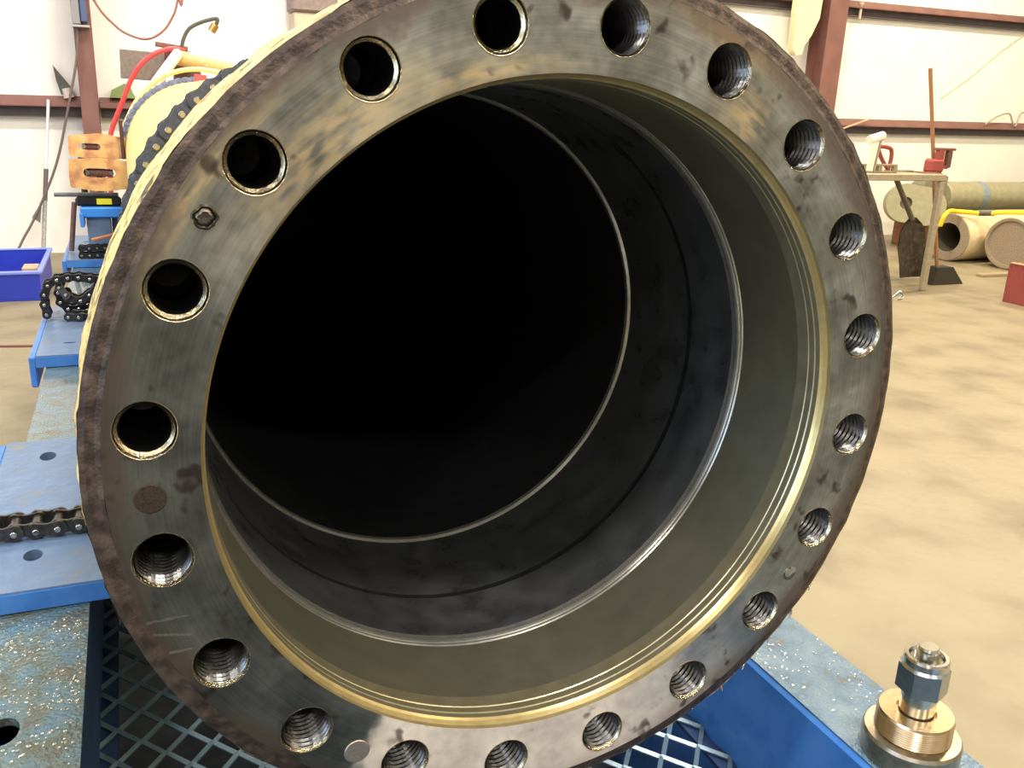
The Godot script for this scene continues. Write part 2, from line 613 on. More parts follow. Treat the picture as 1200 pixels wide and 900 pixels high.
func rect_ring(a: Vector2, b: Vector2, c: Vector2, rx: float, ry: float, n := 24) -> Array:
	# outline of the rectangle a..b and an ellipse about c, point by point; the corners are included
	var angs := []
	for k in n:
		angs.append(TAU * k / n)
	for q in [a, Vector2(b.x, a.y), b, Vector2(a.x, b.y)]:
		angs.append(fposmod((q - c).angle(), TAU))
	angs.sort()
	var o := PackedVector2Array()
	var i := PackedVector2Array()
	for t in angs:
		var d := Vector2(cos(t), sin(t))
		var k := INF
		if absf(d.x) > 1e-6:
			k = minf(k, ((b.x if d.x > 0 else a.x) - c.x) / d.x)
		if absf(d.y) > 1e-6:
			k = minf(k, ((b.y if d.y > 0 else a.y) - c.y) / d.y)
		o.append(c + d * k)
		i.append(c + Vector2(d.x * rx, d.y * ry))
	return [o, i]

# horizontal plate at height y0..y1 over x0..x1, z0..z1 with oval holes [x, z, rx, rz, from z, to z] cut through bands along z
func holed_plate(x0: float, x1: float, z0: float, z1: float, y0: float, y1: float, holes: Array) -> G:
	var g := G.new()
	var xf := Transform3D(Basis(Vector3.RIGHT, Vector3.FORWARD, Vector3.UP), Vector3(0, (y0 + y1) / 2, 0))   # plate x, -z, up
	var at := z1
	holes.sort_custom(func(p, q): return p[1] > q[1])
	for h in holes:
		if at - h[5] > 0.0005:
			bx(Vector3(x0, y0, h[5]), Vector3(x1, y1, at), 0.0, g)
		var r := rect_ring(Vector2(x0, -h[5]), Vector2(x1, -h[4]), Vector2(h[0], -h[1]), h[2], h[3])
		g.ring_plate(xf, r[0], r[1], y1 - y0)
		at = h[4]
	if at - z0 > 0.0005:
		bx(Vector3(x0, y0, z0), Vector3(x1, y1, at), 0.0, g)
	return g

func build_bench() -> void:
	blue = mottled([rgb(46, 98, 168), rgb(58, 112, 184), rgb(70, 122, 188)], 2.2, 0.012, 0.32, 0.0, 0.15, 0.03, [0.0, 0.45, 1.0], 4)
	dusty_glare = mottled([rgb(118, 110, 96), rgb(96, 114, 140), rgb(88, 112, 146), rgb(102, 124, 152)], 2.5, 0.011, 0.35, 0.0, 0.2, 0.04, [0.0, 0.25, 0.45, 1.0], 6)  # blue greyed by dust, and by glare put into the colour
	oily = mottled([rgb(80, 74, 58), rgb(80, 94, 92), rgb(76, 102, 110), rgb(74, 106, 132)], 2.8, 0.012, 0.22, 0.0, 1.1, 0.10, [0.0, 0.38, 0.55, 1.0], 8)
	oily.clearcoat_enabled = true
	oily.clearcoat = 0.8
	oily.clearcoat_roughness = 0.08
	dark_blue = mottled([rgb(34, 56, 96), rgb(46, 76, 120)], 2.0, 0.012, 0.45)
	steel = mottled([rgb(170, 168, 162), rgb(205, 202, 196)], 8.0, 0.02, 0.22, 1.0)
	black_steel = mottled([rgb(34, 34, 38), rgb(58, 58, 64)], 8.0, 0.02, 0.32, 0.5)
	chain_steel = mottled([rgb(62, 66, 80), rgb(88, 94, 112)], 9.0, 0.02, 0.4, 0.3)

	var t := thing("repair_bench", "blue steel repair bench of two long rails with an expanded metal deck", "workbench", Vector3(C.x, 0, -2.5))
	# left rail: box section whose top plate carries slots
	var g := holed_plate(-0.225, -0.093, -4.62, 0.15, 0.83, 0.84, [[-0.172, -0.945, 0.017, 0.024, -1.05, -0.84], [-0.165, -0.35, 0.017, 0.024, -0.45, -0.25]])
	var rail := part(t, "rail", g, oily, "oily teal left rail with slots")
	part(rail, "rail_side", bx(Vector3(-0.103, 0.42, -4.62), Vector3(-0.093, 0.8299, 0.15)), dark_blue)
	part(rail, "rail_side", bx(Vector3(-0.225, 0.42, -4.62), Vector3(-0.215, 0.8299, 0.15)), blue)
	part(rail, "rail_floor", bx(Vector3(-0.215, 0.42, -4.62), Vector3(-0.103, 0.43, 0.15)), dark_blue)
	# right rail
	rail = part(t, "rail", bx(Vector3(0.682, 0.42, -4.62), Vector3(0.806, 0.84, 0.15), 0.006), blue, "bright blue right rail")
	part(rail, "rail_top", bx(Vector3(0.6865, 0.8395, -4.62), Vector3(0.8015, 0.8412, 0.15)), mottled([rgb(78, 74, 62), rgb(60, 92, 118), rgb(74, 104, 126), rgb(96, 118, 134)], 3.2, 0.012, 0.28, 0.0, 0.6, 0.09, [0.0, 0.26, 0.5, 1.0], 12), "pale top face, glare put into its colour")  # glare on the rail's top is put into this greyer blue
	for z in [-4.5, -2.6, 0.0]:
		for x in [-0.159, 0.744]:
			part(t, "leg", bx(Vector3(x - 0.05, 0, z - 0.05), Vector3(x + 0.05, 0.42, z + 0.05), 0.006), blue)
		part(t, "cross_member", bx(Vector3(-0.093, 0.59, z - 0.04), Vector3(0.682, 0.665, z + 0.04), 0.004), dark_blue)
	part(t, "drip_tray", bx(Vector3(-0.093, 0.44, -4.55), Vector3(0.682, 0.46, 0.1)), mottled([rgb(52, 60, 70), rgb(78, 88, 98)], 3.0, 0.012, 0.5))
	for x in [-0.083, 0.672]:
		part(t, "mesh_angle", bx(Vector3(x - 0.012, 0.672, -4.55), Vector3(x + 0.012, 0.678, 0.12)), dark_blue)  # dark blue puts the gap's shade into the strip's colour
	# expanded metal: zigzag strands
	g = G.new()
	var zl := 0.033
	for i in 27:
		var x := -0.086 + i * 0.029
		var z := 0.1
		var s := 1.0 if i % 2 == 0 else -1.0
		var k := 0
		while z > -3.2:
			var a := Vector3(x - 0.0145 * s * 0.92, 0.682, z)
			var b := Vector3(x + 0.0145 * s * 0.92, 0.682, z - zl)
			var d := (b - a).normalized()
			g.box(Transform3D(Basis(d.cross(Vector3(0.35 * s, 1, 0).normalized()).normalized(), d, Vector3(0.35 * s, 1, 0).normalized()).orthonormalized(), (a + b) / 2), Vector3(0.0062, (b - a).length() + 0.004, 0.003))
			s = -s
			z -= zl
			k += 1
	droplets(t.get_node("rail"), Vector3(-0.222, 0.8402, -1.18), Vector3(-0.098, 0.8402, -0.2), 1500)
	droplets(rail, Vector3(0.69, 0.8414, -0.85), Vector3(0.798, 0.8414, 0.1), 500)
	var mp := part(t, "mesh_panel", g, mottled([rgb(84, 112, 130), rgb(128, 146, 158)], 4.0, 0.012, 0.35, 0.3), "grey blue expanded metal mesh")
	mp.set_meta("kind", "stuff")

	# saddles across the rails
	var saddles := [
		[-1.783, -1.198, "pale blue saddle plate under the near chain end, with two bolt holes", [[-0.166, -1.30, 0.0125, 0.018, -1.36, -1.24], [-0.172, -1.695, 0.0135, 0.022, -1.74, -1.65]]],
		[-3.0, -2.41, "blue saddle plate under the heaped chain coil", [[-0.175, -2.53, 0.016, 0.007, -2.56, -2.50]]],
		[-4.55, -3.86, "far blue saddle plate below the orange slotted bracket", [[-0.19, -4.35, 0.012, 0.012, -4.4, -4.3]]]]
	for q in saddles:
		var z0: float = q[0]
		var z1: float = q[1]
		var sd := thing("saddle_plate", q[2], "saddle plate", Vector3(C.x, 0.8412, (z0 + z1) / 2), "saddle plates across the bench rails")
		part(sd, "plate", holed_plate(-0.245, 0.835, z0, z1, 0.8412, 0.871, q[3]), dusty_glare)
		part(sd, "front_face", bx(Vector3(-0.247, 0.842, z1), Vector3(0.837, 0.868, z1 + 0.003)), blue, "blue painted front edge")
		part(sd, "side_skirt", bx(Vector3(-0.262, 0.79, z0), Vector3(-0.2455, 0.868, z1), 0.003), blue)
		part(sd, "side_skirt", bx(Vector3(0.8355, 0.79, z0), Vector3(0.852, 0.868, z1), 0.003), blue)
		# two sloped blocks carry the barrel
		for s in [-1.0, 1.0]:
			var g2 := G.new()
			var p := PackedVector2Array([Vector2(0.08, 0), Vector2(0.27, 0), Vector2(0.27, 0.2), Vector2(0.235, 0.205), Vector2(0.08, 0.105)])
			if s < 0:
				p = mirrored(p)
			g2.prism(Transform3D(Basis(), Vector3(C.x, 0.871, (z0 + z1) / 2 - 0.08)), p, 0.12)
			part(sd, "cradle_block", g2, dark_blue)

# beads of oil standing on a painted face
func droplets(parent: Node3D, a: Vector3, b: Vector3, n: int) -> void:
	var g := G.new()
	g.lathe(Transform3D(), [Vector2(1.0, 0.0), Vector2(0.92, 0.28), Vector2(0.65, 0.5), Vector2(0.3, 0.6), Vector2(0.0, 0.62)], 8)
	var off := Vector3.ZERO
	var p: Node = parent
	while p is Node3D and p != self:
		off += p.position
		p = p.get_parent()
	var clump := FastNoiseLite.new()
	clump.seed = 3
	clump.frequency = 9.0
	var mm := MultiMesh.new()
	mm.transform_format = MultiMesh.TRANSFORM_3D
	mm.mesh = g.mesh()
	var xs := []
	while xs.size() < n:
		var q := Vector3(rng.randf_range(a.x, b.x), a.y, rng.randf_range(a.z, b.z))
		if clump.get_noise_2d(q.x, q.z) + rng.randf_range(-0.25, 0.25) < -0.05:
			continue
		if Vector2(q.x + 0.172, q.z + 0.945).length() < 0.03:
			continue
		var r := rng.randf_range(0.0006, 0.0021)
		xs.append(Transform3D(Basis(Vector3.UP, rng.randf() * TAU).scaled(Vector3(r * rng.randf_range(0.8, 1.5), r, r)), q - off))
	mm.instance_count = n
	for i in n:
		mm.set_instance_transform(i, xs[i])
	var o := MultiMeshInstance3D.new()
	o.name = "oil_drops"
	o.multimesh = mm
	o.material_override = flat(rgb(196, 196, 186), 0.14, 0.8)  # whitish metal colour puts the drops' sparkle in
	o.set_meta("kind", "stuff")
	parent.add_child(o, true)

# ------------------------------------------------------------------ cylinder
func build_cylinder() -> void:
	var ax := Transform3D(Basis(Vector3.RIGHT, Vector3.FORWARD, Vector3.UP), C)     # local y runs into the cylinder
	var t := thing("hydraulic_cylinder", "large steel cylinder with a ring of twenty threaded bolt holes round its open bore", "cylinder", C)
	var face := face_material()
	# face: one sector round each hole
	var rh := 0.0675
	var lo := Vector2(-deg_to_rad(9.0), -0.115)
	var hi := Vector2(deg_to_rad(9.0), 0.086)
	var rr := rect_ring(lo, hi, Vector2.ZERO, rh, rh, 56)
	var g := G.new()
	var steps := [0.0, 0.06, 0.16, 0.35, 0.65, 1.0]
	var nz := Vector3(0, 0, 1)
	for k in 20:
		var a0 := deg_to_rad(119.6 - 18.0 * k)
		var hc := Vector2(cos(a0), sin(a0))
		var m: int = rr[0].size()
		var grid := []
		for i in m:
			var o: Vector2 = rr[0][i]
			var q := Vector2(cos(a0 - o.x), sin(a0 - o.x)) * (1.0 + o.y)
			var c: Vector2 = rr[1][i]
			var p := hc + hc * c.y + Vector2(hc.y, -hc.x) * c.x
			var row := []
			for s in steps:
				row.append(p.lerp(q, s))
			grid.append(row)
		for i in m:
			var j := (i + 1) % m
			for s in steps.size() - 1:
				var q4 := [grid[i][s], grid[j][s], grid[j][s + 1], grid[i][s + 1]]
				var w := []
				var u := []
				for p in q4:
					w.append(C + Vector3(p.x, p.y, 0) * S)
					u.append(Vector2(p.x / 2.4 + 0.5, 0.5 - p.y / 2.4))
				g.quadn(w[0], w[1], w[2], w[3], nz, nz, nz, nz, u[0], u[1], u[2], u[3])
	var fp := part(t, "flange_face", g, face, "dull machined steel flange face")

	var jit := FastNoiseLite.new()
	jit.seed = 21
	jit.frequency = 0.09
	jit.fractal_octaves = 4
	var rust := mottled([rgb(38, 30, 27), rgb(62, 52, 47), rgb(84, 70, 62), rgb(110, 92, 78)], 9.0, 0.014, 0.5, 0.55, 0.5, 0.06, [0.0, 0.4, 0.62, 1.0], 15)
	g = G.new()
	g.lathe(ax, sc([[1.086, 0.0], [1.098, 0.006], [1.118, 0.010], [1.131, 0.016]]), 360, -1.0, jit, 0.0008)
	part(t, "rim_band", g, rust, "dark rusty band round the outside of the face")
	var paint := mottled([rgb(54, 44, 36), rgb(96, 80, 58), rgb(214, 190, 122), rgb(226, 208, 150)], 5.0, 0.022, 0.55, 0.0, 0.6, 0.05, [0.0, 0.31, 0.37, 0.7], 17, true)
	g = G.new()
	g.lathe(ax, sc([[1.131, 0.016], [1.136, 0.05], [1.133, 0.10], [1.137, 0.16], [1.134, 0.22], [1.136, 0.28], [1.12, 0.32], [0.980, 0.33]]), 360, 1.0, jit, 0.0028)
	part(t, "flange_rim", g, paint, "chipped yellow paint on the flange rim")

	# threaded holes: one mesh of each kind, shared
	var dark := mottled([rgb(92, 92, 92), rgb(116, 116, 116)], 12.0, 0.02, 0.32, 1.0, 0.2, 0.06)
	var lipm := mottled([rgb(150, 138, 112), rgb(206, 192, 160)], 20.0, 0.03, 0.16, 1.0, 0.8, 0.12)
	var thread := G.new()
	var pit := 0.0050
	var n_a := 40
	var per := 6
	var rows := int(0.075 / pit) * per
	var pos := func(i: int, j: int) -> Vector3:
		var ph := TAU * i / n_a
		var h := 0.0022 + float(j) / per * pit
		var x := fposmod(float(j) / per - float(i) / n_a, 1.0)
		var rad := 0.0176 + 0.0023 * absf(x * 2.0 - 1.0)
		return Vector3(cos(ph) * rad, sin(ph) * rad, -h)
	for j in rows:
		for i in n_a:
			var a: Vector3 = pos.call(i, j)
			var b: Vector3 = pos.call(i + 1, j)
			var c: Vector3 = pos.call(i + 1, j + 1)
			var d: Vector3 = pos.call(i, j + 1)
			var e := (c - a).cross(d - b).normalized()
			var mid := (a + c) / 2
			if e.dot(Vector3(mid.x, mid.y, 0)) > 0:
				e = -e
			thread.quad(a, b, c, d, e)
	var end_xf := Transform3D(Basis(Vector3.RIGHT, Vector3.FORWARD, Vector3.UP), Vector3.ZERO)
	thread.lathe(end_xf, [Vector2(0.020, 0.0785), Vector2(0.017, 0.0788), Vector2(0, 0.088)], 24, 1.0)
	var plain := G.new()
	plain.lathe(end_xf, [Vector2(0.0164, 0.0042), Vector2(0.0162, 0.046), Vector2(0.0140, 0.050), Vector2(0.0138, 0.085), Vector2(0, 0.092)], 40, -1.0)
	var lip := G.new()
	var lj := FastNoiseLite.new()
	lj.seed = 33
	lj.frequency = 0.05
	lip.lathe(end_xf, [Vector2(0.02026, 0.0), Vector2(0.0203, -0.0005), Vector2(0.0199, -0.0004), Vector2(0.0194, 0.0008), Vector2(0.0186, 0.0024)], 56, -1.0, lj, 0.0005)
	var lip_wide := G.new()
	lip_wide.lathe(end_xf, [Vector2(0.02026, 0.0), Vector2(0.0203, -0.0005), Vector2(0.0197, -0.0002), Vector2(0.0186, 0.0020), Vector2(0.0164, 0.0044)], 56, -1.0, lj, 0.0004)
	var lwm := lip_wide.mesh()
	var tm := thread.mesh()
	var pm := plain.mesh()
	var lm := lip.mesh()
	for k in 20:
		var a0 := deg_to_rad(119.6 - 18.0 * k)
		var at := Vector3(cos(a0), sin(a0), 0) * S
		var smooth_one := k in [0, 1, 17, 18, 19]
		var h := put(t, "bolt_hole", pm if smooth_one else tm, dark, Transform3D(Basis(), at))
		if smooth_one:
			h.set_meta("label", "smooth counterbored bolt hole")
		put(h, "hole_lip", lwm if smooth_one else lm, lipm, Transform3D(Basis(Vector3.BACK, 0.7 * k), Vector3.ZERO))

	# plugs in the face
	for q in [[146.3, 1.0146, 0.0078, 0], [182.8, 0.9962, 0.0105, 1], [-123.0, 1.0015, 0.0105, 2], [-33.9, 1.006, 0.0068, 3]]:
		var a0 := deg_to_rad(q[0])
		var at: Vector3 = C + Vector3(cos(a0), sin(a0), 0) * S * float(q[1])
		var r: float = q[2]
		g = G.new()
		var m: Material = dark
		var pxf := Transform3D(end_xf.basis, at)
		if q[3] == 0:
			g.lathe(pxf, [Vector2(0, -0.0012), Vector2(r * 0.45, -0.0016), Vector2(r * 0.7, -0.0004), Vector2(r * 0.85, -0.0018), Vector2(r, -0.0001)], 24, 1.0, lj, 0.002)
			m = mottled([rgb(60, 56, 50), rgb(140, 132, 118)], 60.0, 0.03, 0.2, 1.0, 0.6, 0.1)
		elif q[3] == 1:
			g.lathe(pxf, [Vector2(0, -0.0004), Vector2(r * 0.92, -0.0004), Vector2(r, -0.0001)], 28, 1.0)
			m = mottled([rgb(48, 40, 34), rgb(84, 74, 64), rgb(70, 58, 48)], 30.0, 0.02, 0.5, 0.8)
		elif q[3] == 2:
			g.lathe(pxf, [Vector2(0, -0.0006), Vector2(r * 0.9, -0.0006), Vector2(r * 0.94, -0.0002), Vector2(r, -0.0001)], 28, 1.0)
			m = mottled([rgb(176, 166, 156), rgb(196, 188, 178)], 30.0, 0.02, 0.45, 1.0)
		else:
			g.lathe(pxf, [Vector2(0, -0.0003), Vector2(r, -0.0003), Vector2(r * 1.02, 0.0)], 28, 1.0)
			m = dark
		var pl := part(t, "plug", g, m)
		if q[3] == 3:
			g = G.new()
			g.rod(at + Vector3(-0.002, 0.0015, 0.0002), at + Vector3(-0.002, 0.0015, 0.0012), 0.0042, 18)
			g.rod(at + Vector3(0.003, 0.0035, 0.0002), at + Vector3(0.003, 0.0035, 0.001), 0.0035, 14)
			part(pl, "plug_head", g, steel, "bright worn spot")
	# bits of swarf stuck to the rim
	g = G.new()
	var cp := C + Vector3(cos(deg_to_rad(15.5)), sin(deg_to_rad(15.5)), 0) * S * 1.137 + Vector3(0, 0, -0.01)
	g.tube(spline([cp, cp + Vector3(0.006, 0.001, 0), cp + Vector3(0.010, 0.005, 0.001), cp + Vector3(0.013, 0.002, 0.002), cp + Vector3(0.010, -0.002, 0.002), cp + Vector3(0.015, -0.001, 0.001)], 4), 0.0011, 6)
	part(t, "swarf_curl", g, steel)
	for k in 9:
		var a := deg_to_rad(rng.randf_range(-75.0, -30.0))
		g = G.new()
		var p0 := C + Vector3(cos(a), sin(a), 0) * S * 1.134 + Vector3(0, 0, -0.006)
		g.rod(p0, p0 + Vector3(rng.randf_range(-0.004, 0.004), -0.005, rng.randf_range(0, 0.003)), 0.0012, 6, 0.0005)
		part(t, "swarf_chip", g, steel)

	# bore
	var gold := mottled([rgb(190, 168, 112), rgb(218, 198, 146)], 6.0, 0.02, 0.32, 0.75)
	var land := mottled([rgb(146, 144, 124), rgb(166, 163, 140)], 4.0, 0.012, 0.24, 1.0)
	var land2 := mottled([rgb(112, 115, 118), rgb(134, 137, 140)], 4.0, 0.012, 0.22, 1.0)
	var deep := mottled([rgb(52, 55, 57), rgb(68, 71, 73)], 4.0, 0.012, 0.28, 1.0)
	var shine := mottled([rgb(184, 182, 174), rgb(214, 212, 204)], 6.0, 0.02, 0.26, 0.88)
	for m in [land, land2, deep, gold, shine]:
		m.anisotropy_enabled = true
		m.anisotropy = -0.6
	for m in [land, land2]:
		m.metallic = 0.88
		m.roughness = 0.34
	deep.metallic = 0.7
	land2.roughness = 1.0
	land2.roughness_texture = noise_tex(0.010, 3, 41, [Color(0.25, 0.25, 0.25), Color(0.32, 0.32, 0.32), Color(0.37, 0.37, 0.37)], [0.2, 0.5, 0.8])
	var lit_turned := mottled([rgb(156, 148, 118), rgb(180, 172, 142)], 6.0, 0.012, 0.35, 0.76)  # brighter copy of the counterbore metal: light at the mouth put into colour
	g = G.new()
	g.lathe(ax, sc([[0.8852, 0.0], [0.8835, 0.012], [0.878, 0.026], [0.8735, 0.034]]), 240, -1.0)
	part(t, "mouth_chamfer", g, gold, "brassy chamfer at the mouth of the bore")
	g = G.new()
	g.lathe(ax, sc([[0.8735, 0.034], [0.8725, 0.05], [0.8745, 0.053], [0.8725, 0.057], [0.8725, 0.078], [0.874, 0.081], [0.872, 0.084], [0.872, 0.13]]), 240, -1.0)
	part(t, "lit_turned_band", g, lit_turned, "turned band just inside the mouth, light put into its brighter colour")
	g = G.new()
	g.lathe(ax, sc([[0.872, 0.13], [0.871, 0.40]]), 240, -1.0)
	part(t, "counterbore", g, land, "polished counterbore")
	g = G.new()
	g.lathe(ax, sc([[0.871, 0.40], [0.8732, 0.404], [0.8705, 0.409], [0.8695, 0.415], [0.867, 0.42], [0.8645, 0.428], [0.8635, 0.44], [0.862, 0.45]]), 240, -1.0)
	part(t, "step_ring", g, shine, "bright step ring")
	g = G.new()
	g.lathe(ax, sc([[0.862, 0.45], [0.860, 0.69]]), 240, -1.0)
	g.lathe(ax, sc([[0.860, 0.715], [0.857, 1.125]]), 240, -1.0)
	part(t, "seal_land", g, land2)
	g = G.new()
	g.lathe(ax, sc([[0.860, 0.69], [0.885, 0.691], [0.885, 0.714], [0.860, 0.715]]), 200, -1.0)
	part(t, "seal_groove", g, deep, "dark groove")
	g = G.new()
	g.lathe(ax, sc([[0.857, 1.125], [0.849, 1.135], [0.846, 1.15]]), 240, -1.0)
	part(t, "stop_ring", g, shine, "thin bright ring deep in the bore")
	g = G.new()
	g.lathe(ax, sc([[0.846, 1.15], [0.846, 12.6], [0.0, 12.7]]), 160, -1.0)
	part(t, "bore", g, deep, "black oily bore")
	var yellow := mottled([rgb(214, 190, 104), rgb(226, 206, 126), rgb(232, 214, 140)], 1.5, 0.012, 0.45)
	g = G.new()
	g.lathe(ax, sc([[0.980, 0.331], [0.980, 12.55]]), 120, 1.0)
	part(t, "barrel", g, yellow, "pale yellow painted barrel")
	g = G.new()
	g.lathe(ax, sc([[0.973, 12.2], [1.0, 12.25], [1.0, 12.9], [0.97, 13.0], [0.0, 13.0]]), 120, 1.0)
	part(t, "end_cap", g, yellow)
	g = G.new()
	g.rod(Vector3(0.30, 1.53, -4.0), Vector3(0.305, 1.585, -4.0), 0.024, 18)
	part(t, "port_plug", g, flat(rgb(205, 84, 84), 0.5), "red port plug")

func sc(p: Array) -> Array:
	var o := []
	for q in p:
		o.append(Vector2(q[0], q[1]) * S)
	return o

# ------------------------------------------------------------------ chain vises
func build_vises() -> void:
	make_links()
	# near chain over the barrel
	var zc := -1.385
	var path := []
	for k in 60:
		var a := deg_to_rad(40.0 + 150.0 * k / 59.0)
		path.append(Vector3(C.x + cos(a) * 0.308, C.y + sin(a) * 0.308, zc))
	path = path + [Vector3(C.x - 0.30, 1.14, zc), Vector3(C.x - 0.288, 1.05, zc), Vector3(C.x - 0.27, 0.96, zc)]
	var t := thing("roller_chain", "dark roller chain wrapped over the yellow barrel just behind the flange", "chain", Vector3(C.x, C.y, zc), "vise chains")
	chain(t, path, Vector3.BACK, chain_steel, 1.0, 0, steel)
	# tail of the near chain lying across the saddle
	t = thing("roller_chain", "dark roller chain lying straight across the nearest pale blue saddle plate", "chain", Vector3(-0.2, 0.888, -1.374), "vise chains")
	var worn := mottled([rgb(62, 58, 54), rgb(96, 92, 88)], 9.0, 0.02, 0.3, 0.8)
	chain(t, [Vector3(-0.292, 0.70, -1.374), Vector3(-0.287, 0.80, -1.374), Vector3(-0.281, 0.86, -1.374), Vector3(-0.268, 0.880, -1.374), Vector3(-0.245, 0.8848, -1.374), Vector3(0.0, 0.8845, -1.374), Vector3(0.12, 0.8845, -1.374)], Vector3.BACK, worn, 1.0, 0, steel)
	# heap of chain on the second saddle
	t = thing("roller_chain", "black roller chain heaped in a coil at the left edge of the bench", "chain", Vector3(-0.18, 0.871, -2.86), "vise chains")
	chain(t, spline([Vector3(-0.243, 0.89, -2.82), Vector3(-0.246, 0.935, -2.82), Vector3(-0.228, 0.978, -2.82), Vector3(-0.185, 0.992, -2.82), Vector3(-0.145, 0.992, -2.82), Vector3(-0.10, 0.985, -2.82), Vector3(-0.05, 0.99, -2.82)]), Vector3.BACK, black_steel, 1.0, 0, steel)
	chain(t, spline([Vector3(-0.205, 0.963, -2.90), Vector3(-0.215, 0.925, -2.90), Vector3(-0.2, 0.89, -2.90), Vector3(-0.165, 0.886, -2.90), Vector3(-0.13, 0.905, -2.9), Vector3(-0.10, 0.945, -2.9), Vector3(-0.06, 0.955, -2.9)]), Vector3.BACK, black_steel, 1.0, 0, steel)
	chain(t, spline([Vector3(-0.195, 0.955, -2.82), Vector3(-0.17, 0.93, -2.80), Vector3(-0.135, 0.935, -2.80), Vector3(-0.12, 0.96, -2.8), Vector3(-0.08, 0.965, -2.8)]), Vector3.BACK, black_steel, 1.0, 0, steel)
	chain(t, spline([Vector3(-0.18, 0.884, -2.80), Vector3(-0.14, 0.884, -2.79), Vector3(-0.09, 0.89, -2.79), Vector3(-0.04, 0.90, -2.79)]), Vector3.BACK, black_steel, 1.0, 0, steel)
	# far chain
	zc = -4.1
	path = []
	for k in 60:
		var a := deg_to_rad(50.0 + 130.0 * k / 59.0)
		path.append(Vector3(C.x + cos(a) * 0.306, C.y + sin(a) * 0.306, zc))
	t = thing("roller_chain", "blue grey roller chain wrapped over the far end of the yellow barrel", "chain", Vector3(C.x, C.y, zc), "vise chains")
	chain(t, path, Vector3.BACK, mottled([rgb(96, 104, 136), rgb(150, 158, 190)], 9.0, 0.02, 0.4, 0.2), 1.0, 0, flat(rgb(120, 126, 156), 0.4, 0.3))

	# vise tower on the far saddle
	t = thing("vise_tower", "pale blue vise tower with a bright blue cap on the far saddle", "vise", Vector3(-0.11, 0.871, -4.0))
	part(t, "post", bx(Vector3(-0.165, 0.871, -4.06), Vector3(-0.075, 1.02, -3.98), 0.004), dusty_glare, "pale blue post")
	part(t, "post", bx(Vector3(-0.073, 0.871, -4.08), Vector3(-0.035, 1.02, -4.0), 0.004), dark_blue)
	part(t, "cap", bx(Vector3(-0.185, 1.02, -4.1), Vector3(-0.025, 1.062, -3.96), 0.006), flat(rgb(54, 128, 214), 0.4))
	part(t, "cap_lip", bx(Vector3(-0.188, 0.985, -4.1), Vector3(-0.172, 1.04, -3.95), 0.003), flat(rgb(54, 128, 214), 0.4))
	# lever lying on the cap
	t = thing("lever_bar", "black lever tool with a yellow label lying on the blue cap", "tool", Vector3(-0.14, 1.062, -4.02))
	part(t, "body", bx(Vector3(-0.20, 1.0625, -4.05), Vector3(-0.03, 1.098, -4.0), 0.008), black_steel)
	part(t, "label", bx(Vector3(-0.122, 1.07, -4.0), Vector3(-0.066, 1.093, -3.998)), flat(rgb(236, 226, 40), 0.5), "yellow label")
	var g := G.new()
	g.rod(Vector3(-0.275, 1.106, -4.03), Vector3(-0.04, 1.106, -4.03), 0.0085, 10)
	part(t, "handle", g, mottled([rgb(90, 96, 98), rgb(122, 128, 128)], 6.0))
	g = G.new()
	g.rod(Vector3(-0.205, 1.075, -4.03), Vector3(-0.235, 0.878, -4.06), 0.010, 10)
	part(t, "lever_arm", g, mottled([rgb(92, 66, 62), rgb(128, 92, 84)], 6.0))
	# orange slotted bracket
	var orange := mottled([rgb(176, 116, 84), rgb(212, 156, 104), rgb(224, 176, 110), rgb(228, 186, 128)], 3.0, 0.009, 0.55, 0.1, 0.2, 0.04, [0.0, 0.4, 0.55, 1.0], 23)
	var edge := mottled([rgb(72, 46, 36), rgb(104, 66, 48)], 8.0, 0.02, 0.6, 0.2)
	t = thing("slotted_bracket", "rusty orange bracket of two slotted plates above the blue vise cap", "bracket", Vector3(-0.1, 1.106, -4.0))
	for q in [[Vector3(-0.092, 1.293, -4.02), 0.225, 0.105, Vector2(-0.035, 0.0), 0.038, 0.0135, -0.06], [Vector3(-0.102, 1.19, -3.97), 0.215, 0.128, Vector2(0.002, 0.006), 0.058, 0.0185, 0.03]]:
		var w: float = q[1]
		var h: float = q[2]
		var outer := PackedVector2Array()
		var inner := PackedVector2Array()
		var n := 96
		var cc: Vector2 = q[3]
		for k in n:
			var a := TAU * (k + 0.5) / n
			var d := Vector2(cos(a), sin(a))
			var r := 0.02
			var e := Vector2(w / 2 - r, h / 2 - r)
			var kk := minf(e.x / maxf(absf(d.x), 1e-5), e.y / maxf(absf(d.y), 1e-5))
			outer.append(d * kk + d * r)
			var sl: float = q[4]
			var sr: float = q[5]
			var core := sl - sr
			inner.append(cc + Vector2(clampf(d.x * sl * 1.2, -core, core), 0) + Vector2(d.x if absf(d.x * sl * 1.2) > core else 0.0, signf(d.y) * (1.0 if absf(d.x * sl * 1.2) <= core else absf(d.y))).normalized() * sr)
		g = G.new()
		var xf := Transform3D(Basis(Vector3.RIGHT, q[6]) * Basis(Vector3.BACK, -0.03), q[0])
		g.ring_plate(xf, outer, inner, 0.022)
		part(t, "slotted_plate", g, orange)
		g = G.new()
		var so := PackedVector2Array()
		for p in outer:
			so.append(p * 1.006)
		g.ring_plate(xf.translated_local(Vector3(0, 0, -0.013)), so, inner, 0.006)
		part(t, "plate_edge", g, edge, "dark burnt edge")
		g = G.new()
		for s in [-1.0, 1.0]:
			if s > 0 and h < 0.12:
				continue
			g.rod(xf * Vector3(cc.x + s * (float(q[4]) - 0.015), cc.y, -0.02), xf * Vector3(cc.x + s * (float(q[4]) - 0.015), cc.y, 0.006), 0.008, 12)
		part(t, "bolt", g, steel)
		g = G.new()
